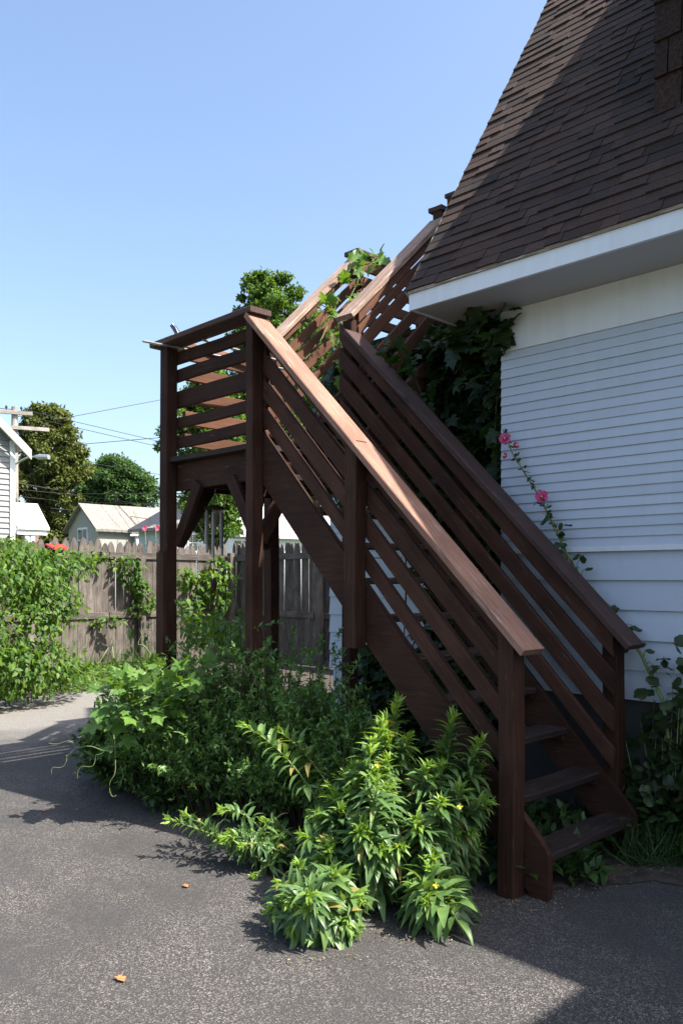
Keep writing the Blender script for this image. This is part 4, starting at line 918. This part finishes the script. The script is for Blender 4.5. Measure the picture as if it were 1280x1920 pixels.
# dead leaves on the lot
for (x, y, s_, lab) in ((222,1838,.026,"curled orange dead leaf on open asphalt"),(345,1664,.02,"small tan dead leaf by the weed shadow"),(80,1522,.02,"tiny brown dead leaf past the shrub shadow edge"),(1000,1555,.025,"pale leaf scrap under the second tread")):
    c = P(*on_z(x, y)); m = MB(); vs, fs = TPL['lobed']
    m.add([(c.x+a*s_*2, c.y+b*s_*1.4, .012+abs(z_)*s_*2+.25*s_*abs(b)) for a, b, z_ in vs], fs); tag(m.obj("dead_leaf", M['dryleaf']), lab, "leaf")

# ================================================================== BEYOND THE FENCE
def tree(label, px, d, z_bot, z_top, r, mat, nclump, per, lsize, shape, seedoff=0, kind='ovate', trunk=.22):
    c = np.array(PD(px, HY, d)); c[2] = 0; o = thing("tree", label, "tree", c, "trees beyond the fence"); m = MB()
    path = [c+np.array([0,0,z_top*u])+np.array([rng.normal(0,.12)*u, rng.normal(0,.12)*u, 0]) for u in np.linspace(0,.85,7)]
    m.tube(path, list(np.linspace(trunk,.04,7)), 9); lim = MB(); P_, Z_, N_ = [], [], []
    ph = rng.uniform(0,6.28,6); lump = lambda a_, u_: .78+.2*math.sin(2*a_+ph[0]+4*u_)+.16*math.sin(3*a_+ph[1]-9*u_)+.14*math.sin(5*a_+ph[2]+13*u_)
    for i in range(nclump):
        u = rng.uniform(0,1)**.8; z = z_bot+(z_top-z_bot)*u; a = rng.uniform(0,2*math.pi); R_ = r*1.15*shape(u)*lump(a,u); q = rng.uniform(.35,1.0)**.6
        cc = c+np.array([math.cos(a)*q*R_, math.sin(a)*q*R_, z]); cr = r*rng.uniform(.08,.22)
        st_ = c+np.array([0,0,max(.6,z*rng.uniform(.55,.85))]); lim.tube([st_,(st_+cc)/2+np.array([0,0,.15]),cc], [.05,.03,.012], 5, False)
        k = int(per*rng.uniform(.6,1.4)); g_ = rng.normal(0,1,(k,3)); g_ = g_/np.linalg.norm(g_,axis=1,keepdims=True)*rng.uniform(.3,1.1,(k,1))**.6
        P_.append(cc+g_*cr*np.array([1.15,1.15,.75])); Z_.append(lsize*rng.uniform(.6,1.3,k)); N_.append(g_)
    pos, sz, nn = np.concatenate(P_), np.concatenate(Z_), np.concatenate(N_)
    m.obj("trunk", M['bark'], o); lim.obj("limbs", M['bark'], o)
    dirs = nrm(nn*.5+rng.normal(0,.7,pos.shape)+np.array([0,0,-.3])); rot = frames(dirs, np.array([0,0,.8])+nn*.6+rng.normal(0,.5,pos.shape))
    scatter("crown", kind, pos, rot, sz, mat, o); return o
oval = lambda u: math.sqrt(max(.02,1-(2*u-1)**2*.92))
cone = lambda u: max(.12,(1-u)**.6*.95+.05) if u > .15 else .8
egg = lambda u: max(.15, math.sin(math.pi*min(1,(.12+u*.88)))**.7)
def ptree(label, px, d, yb, yt, rpx, *a, **k): tree(label, px, d, S*(1+(HY-yb)/F*d), S*(1+(HY-yt)/F*d), S*rpx/F*d, *a, **k)
ptree("big olive-green tree behind the grey house porch", 88, 22, 1030, 768, 78, M['tree_a'], 240, 190, .15, oval)
ptree("round deep green tree far behind the cottage roof", 215, 34, 985, 866, 78, M['tree_b'], 260, 170, .2, oval)
ptree("tall maple behind the landing with its crown above the handrail", 508, 15.5, 900, 520, 84, M['tree_c'], 200, 170, .11, oval)
ptree("leafy maple seen through the landing slats", 402, 13.6, 1010, 700, 88, M['tree_c'], 230, 170, .10, oval)
ptree("green tree behind the upper stair rail", 590, 17, 930, 590, 85, M['tree_c'], 170, 170, .11, oval)

def gable(name, label, t0, t1, w0, w1, ze, zr, ridge_along, wallm, roofm, ov=.25, nboards=0, over=None):
    """house between t0..t1 / w0..w1 with a gable roof; ridge along 't' or 'w'; sizes in eye heights"""
    o = thing(name, label, "house", P((t0+t1)/2,(w0+w1)/2,0)); m = MB()
    if ridge_along == 't':
        c = (w0+w1)/2; m.prism([P(t0,w0,0),P(t0,w1,0),P(t0,w1,ze),P(t0,c,zr),P(t0,w0,ze)], P(t1,0,0)-P(t0,0,0))
    else:
        c = (t0+t1)/2; m.prism([P(t0,w0,0),P(t1,w0,0),P(t1,w0,ze),P(c,w0,zr),P(t0,w0,ze)], P(0,w1,0)-P(0,w0,0))
    wl = m.obj("wall", wallm, o); r = MB(); th = .06; sl_ = (zr-ze)/(abs((w1-w0) if ridge_along == 't' else (t1-t0))/2)
    for s in (0, 1):
        if ridge_along == 't':
            e = (w0-ov) if s == 0 else (w1+ov); ez = ze-ov*sl_
            pts = [P(t0-ov,e,ez),P(t1+ov,e,ez),P(t1+ov,c,zr),P(t0-ov,c,zr)]
        else:
            e = (t0-ov) if s == 0 else (t1+ov); ez = ze-ov*sl_
            pts = [P(e,w0-ov,ez),P(e,w1+ov,ez),P(c,w1+ov,zr),P(c,w0-ov,zr)]
        up_ = Vector((0,0,th*S)); r.hexa([p+up_*.1 for p in pts], [p+up_*1.1 for p in pts])
    r.obj("roof", roofm, o); return o, wl
# grey two-storey house at the left
gh, gw = gable("grey_house", "grey two-storey clapboard house with gable end and white corner board", 11.85, 15.5, -1.2, 3.42, 3.22, 5.3, 't', M['hsiding'], M['roofgrey'], .18)
for i in range(34):
    m = MB(); z = .3+i*.088
    m.prism([P(11.85-.022,3.40,z),P(11.85-.003,3.40,z+.09),P(11.85,3.40,z+.09),P(11.85,3.40,z)], P(0,-1.2,0)-P(0,3.40,0)); m.obj("siding_board", M['hsiding'], gw)
m = MB(); m.box(P(11.81,3.36,0), P(11.86,3.44,3.2)); m.obj("corner_board", M['trim'], gh)
m = MB(); m.prism([P(11.64,3.62,2.90),P(11.64,3.62,3.06),P(11.64,1.11,5.36),P(11.64,1.11,5.2)], P(-.04,0,0)-P(0,0,0)); m.obj("rake_board", M['cottage'], gh)
pa, pb = on_t(94,985,11.75)[1], on_t(71,945,12.95)[1]
pr = MB(); pr.hexa([P(11.75,3.46,1.78),P(11.75,pa,1.78),P(12.95,pb,2.28),P(12.95,3.46,2.28)], [P(11.75,3.46,1.82),P(11.75,pa,1.82),P(12.95,pb,2.32),P(12.95,3.46,2.32)])
pr.obj("porch_roof", M['metalroof'], gh)
m = MB(); m.box(P(11.78,3.46,1.70), P(11.84,pa-.03,1.775)); m.obj("porch_beam", M['trim'], gh)
for wv in (3.6,pa-.3): m = MB(); m.box(P(11.8,wv,0), P(11.86,wv+.07,1.705)); m.obj("porch_post", M['trim'], gh)
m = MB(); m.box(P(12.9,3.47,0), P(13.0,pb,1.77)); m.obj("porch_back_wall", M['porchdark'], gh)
# cottage
def win(par, a, b, name="window", mat=M['trim']):
    m = MB(); m.box(a, b); f = m.obj(name, mat, par); return f
def face_window(par, axis, c, u, zc, ww, hh):
    """window on the face t=c (axis 't', u is its w) or w=c (axis 'w', u is its t)"""
    Q = (lambda o_, v_, z_: P(c-o_, u+v_, z_)) if axis == 't' else (lambda o_, v_, z_: P(u+v_, c-o_, z_))
    f = win(par, Q(.03,-ww/2,zc-hh/2), Q(-.01,ww/2,zc+hh/2))
    for k in (-1,1):
        for za, zb in ((-.42,-.03),(.03,.42)):
            m = MB(); m.box(Q(.036,k*ww*.23-ww*.19,zc+hh*za), Q(.031,k*ww*.23+ww*.19,zc+hh*zb)); m.obj("pane", M['glass'], f)
c1 = at_d(184, HY, 20.0)
cb, cw = gable("cottage", "small pale cottage gable with grey shingle roof beyond the fence", c1[0], c1[0]+1.5, c1[1], c1[1]+1.2, 2.2, 2.78, 'w', M['cottage'], M['roofgrey'], .12)
face_window(cw, 'w', c1[1], c1[0]+.72, 1.93, .5, .62)
cm = gable("cottage", "longer pale cottage with grey shingle roof and small windows behind the landing leg", c1[0]+.3, c1[0]+1.5, c1[1]+1.36, c1[1]+5.6, 2.2, 2.8, 'w', M['cottage'], M['roofgrey'], .13)
for k in range(4): face_window(cm[1], 't', c1[0]+.3, c1[1]+2.3+k*.75, 1.86, .26, .42)
m = MB(); m.hexa([P(c1[0]-.3,c1[1]+.70,2.02),P(c1[0]-.3,c1[1]+2.05,2.08),P(c1[0]+.29,c1[1]+2.05,2.12),P(c1[0]+.29,c1[1]+1.22,2.12)],[P(c1[0]-.3,c1[1]+.70,2.06),P(c1[0]-.3,c1[1]+2.05,2.12),P(c1[0]+.29,c1[1]+2.05,2.16),P(c1[0]+.29,c1[1]+1.22,2.16)]); m.obj("porch_roof", M['metalroof'], cm[0])
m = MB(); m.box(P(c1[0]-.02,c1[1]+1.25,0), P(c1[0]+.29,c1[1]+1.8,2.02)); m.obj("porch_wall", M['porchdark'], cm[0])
for wv in (.9,1.95): m = MB(); m.box(P(c1[0]-.25,c1[1]+wv,0), P(c1[0]-.18,c1[1]+wv+.07,2.045)); m.obj("porch_post", M['trim'], cm[0])
# white houses seen between the landing legs
c2 = at_d(345, HY, 15.5); h2 = gable("white_bungalow", "low white bungalow seen between the landing legs", c2[0]-.0, c2[0]+1.1, c2[1]-.3, c2[1]+1.15, 1.95, 2.35, 't', M['white'], M['roofgrey'], .15)
face_window(h2[1], 't', c2[0], c2[1]+.18, 1.66, .22, .36); face_window(h2[1], 't', c2[0], c2[1]+.75, 1.66, .2, .36)
c3 = at_d(425, HY, 19.0); h3 = gable("white_bungalow", "white bungalow with dark window beside the fence corner post", c3[0]-.0, c3[0]+3, c3[1], c3[1]+5, 2.05, 2.9, 'w', M['white'], M['metalroof'], .2)
face_window(h3[1], 't', c3[0], c3[1]+.42, 1.6, .52, .6)
# utility pole, lamp and wires
up0 = at_d(28, HY, 20); pole = thing("utility_pole", "wooden utility pole with two crossarms above the grey house", "pole", P(up0[0],up0[1],0))
zt = at_d(28, 763, 20)[2]
m = MB(); m.tube([P(up0[0],up0[1],0), P(up0[0],up0[1],zt)], [.17,.11], 10); m.obj("shaft", M['pole'], pole)
ca = (.35,.94)
for py, L in ((775,.6),(803,1.15)):
    z = at_d(28, py, 20)[2]; a = P(up0[0]-ca[0]*L*.7, up0[1]+ca[1]*L*.7, z); b = P(up0[0]+ca[0]*L*.7, up0[1]-ca[1]*L*.7, z)
    board("crossarm", a+Vector((.12,-.08,0)), b+Vector((.12,-.08,0)), UP, .13, .1, M['pole'], pole)
    for u in (.04,.3,.7,.96):
        q = a.lerp(b, u)+Vector((.12,-.08,.06)); m = MB(); m.tube([q,q+Vector((0,0,.07)),q+Vector((0,0,.1)),q+Vector((0,0,.17))], [.02,.02,.05,.035], 8); m.obj("insulator", M['wire'], pole)
lampz = at_d(35, 868, 20)[2]
ln = thing("street_lamp", "curved-arm street lamp on the utility pole beside the olive tree", "street lamp", P(up0[0],up0[1],lampz))
pts = [PD(30,870,19.9), PD(40,864,19.8), PD(52,858,19.7), PD(68,856,19.6)]
m = MB(); m.tube(pts, .04, 7); m.obj("arm", M['metal'], ln)
m = MB(); m.tube([PD(66,856,19.6),PD(74,857,19.6),PD(92,857,19.5)], [.05,.11,.09], 8); m.obj("lamp_head", M['metal'], ln)
wires = [((44,768,20),(300,828,26),(620,905,30),"upper"),((40,778,20),(300,838,26),(620,915,30),"second"),((-20,764,20),(28,768,20),(30,768,20),"short"),((110,786,20),(300,750,22),(560,690,18),"rising"),((130,835,22),(296,821,20),(560,800,18),"level"),((28,905,20),(150,926,22),(620,925,18),"thick service"),((28,917,20),(160,930,22),(300,950,20),"low"),((28,930,20),(140,942,22),(620,950,18),"lowest"),((95,953,20),(200,962,22),(300,976,20),"bottom"),((130,864,26),(200,873,28),(300,890,30),"thin")]
for (a, b, c_, nm) in wires:
    A, B, D = PD(*a), PD(*b), PD(*c_); path = [A+(B-A)*u*1.0 for u in np.linspace(0,1,6)]+[B+(D-B)*u for u in np.linspace(.15,1,6)]
    m = MB(); m.tube(path, .012 if nm != "thick service" else .022, 5)
    tag(m.obj("power_wire", M['wire']), nm+" power line strung from the utility pole across the sky" if a[1] < 850 else nm+" cable strung across the trees behind the fence", "wire", "overhead wires")
for ob in bpy.data.objects:
    if ob.name.split('.')[0] in ('stems', 'tendrils', 'petioles', 'limbs'): ob["kind"] = "stuff"
# birdhouse on the fence
bp = P(6.80, *on_t(104,1030,6.80)[1:]); bh = thing("birdhouse", "little birdhouse with bright red roof on the picket fence", "birdhouse", bp+Vector((0,0,-.1)))
m = MB(); m.box(bp+Vector((-.02,-.07,-.14)), bp+Vector((.14,.07,0))); m.obj("box", M['stain'], bh)
m = MB(); m.hexa([bp+Vector((-.05,-.14,.06)),bp+Vector((.2,-.14,-.01)),bp+Vector((.2,.14,-.01)),bp+Vector((-.05,.14,.06))],[bp+Vector((-.05,-.14,.085)),bp+Vector((.2,-.14,.015)),bp+Vector((.2,.14,.015)),bp+Vector((-.05,.14,.085))]); m.obj("roof", M['red'], bh)
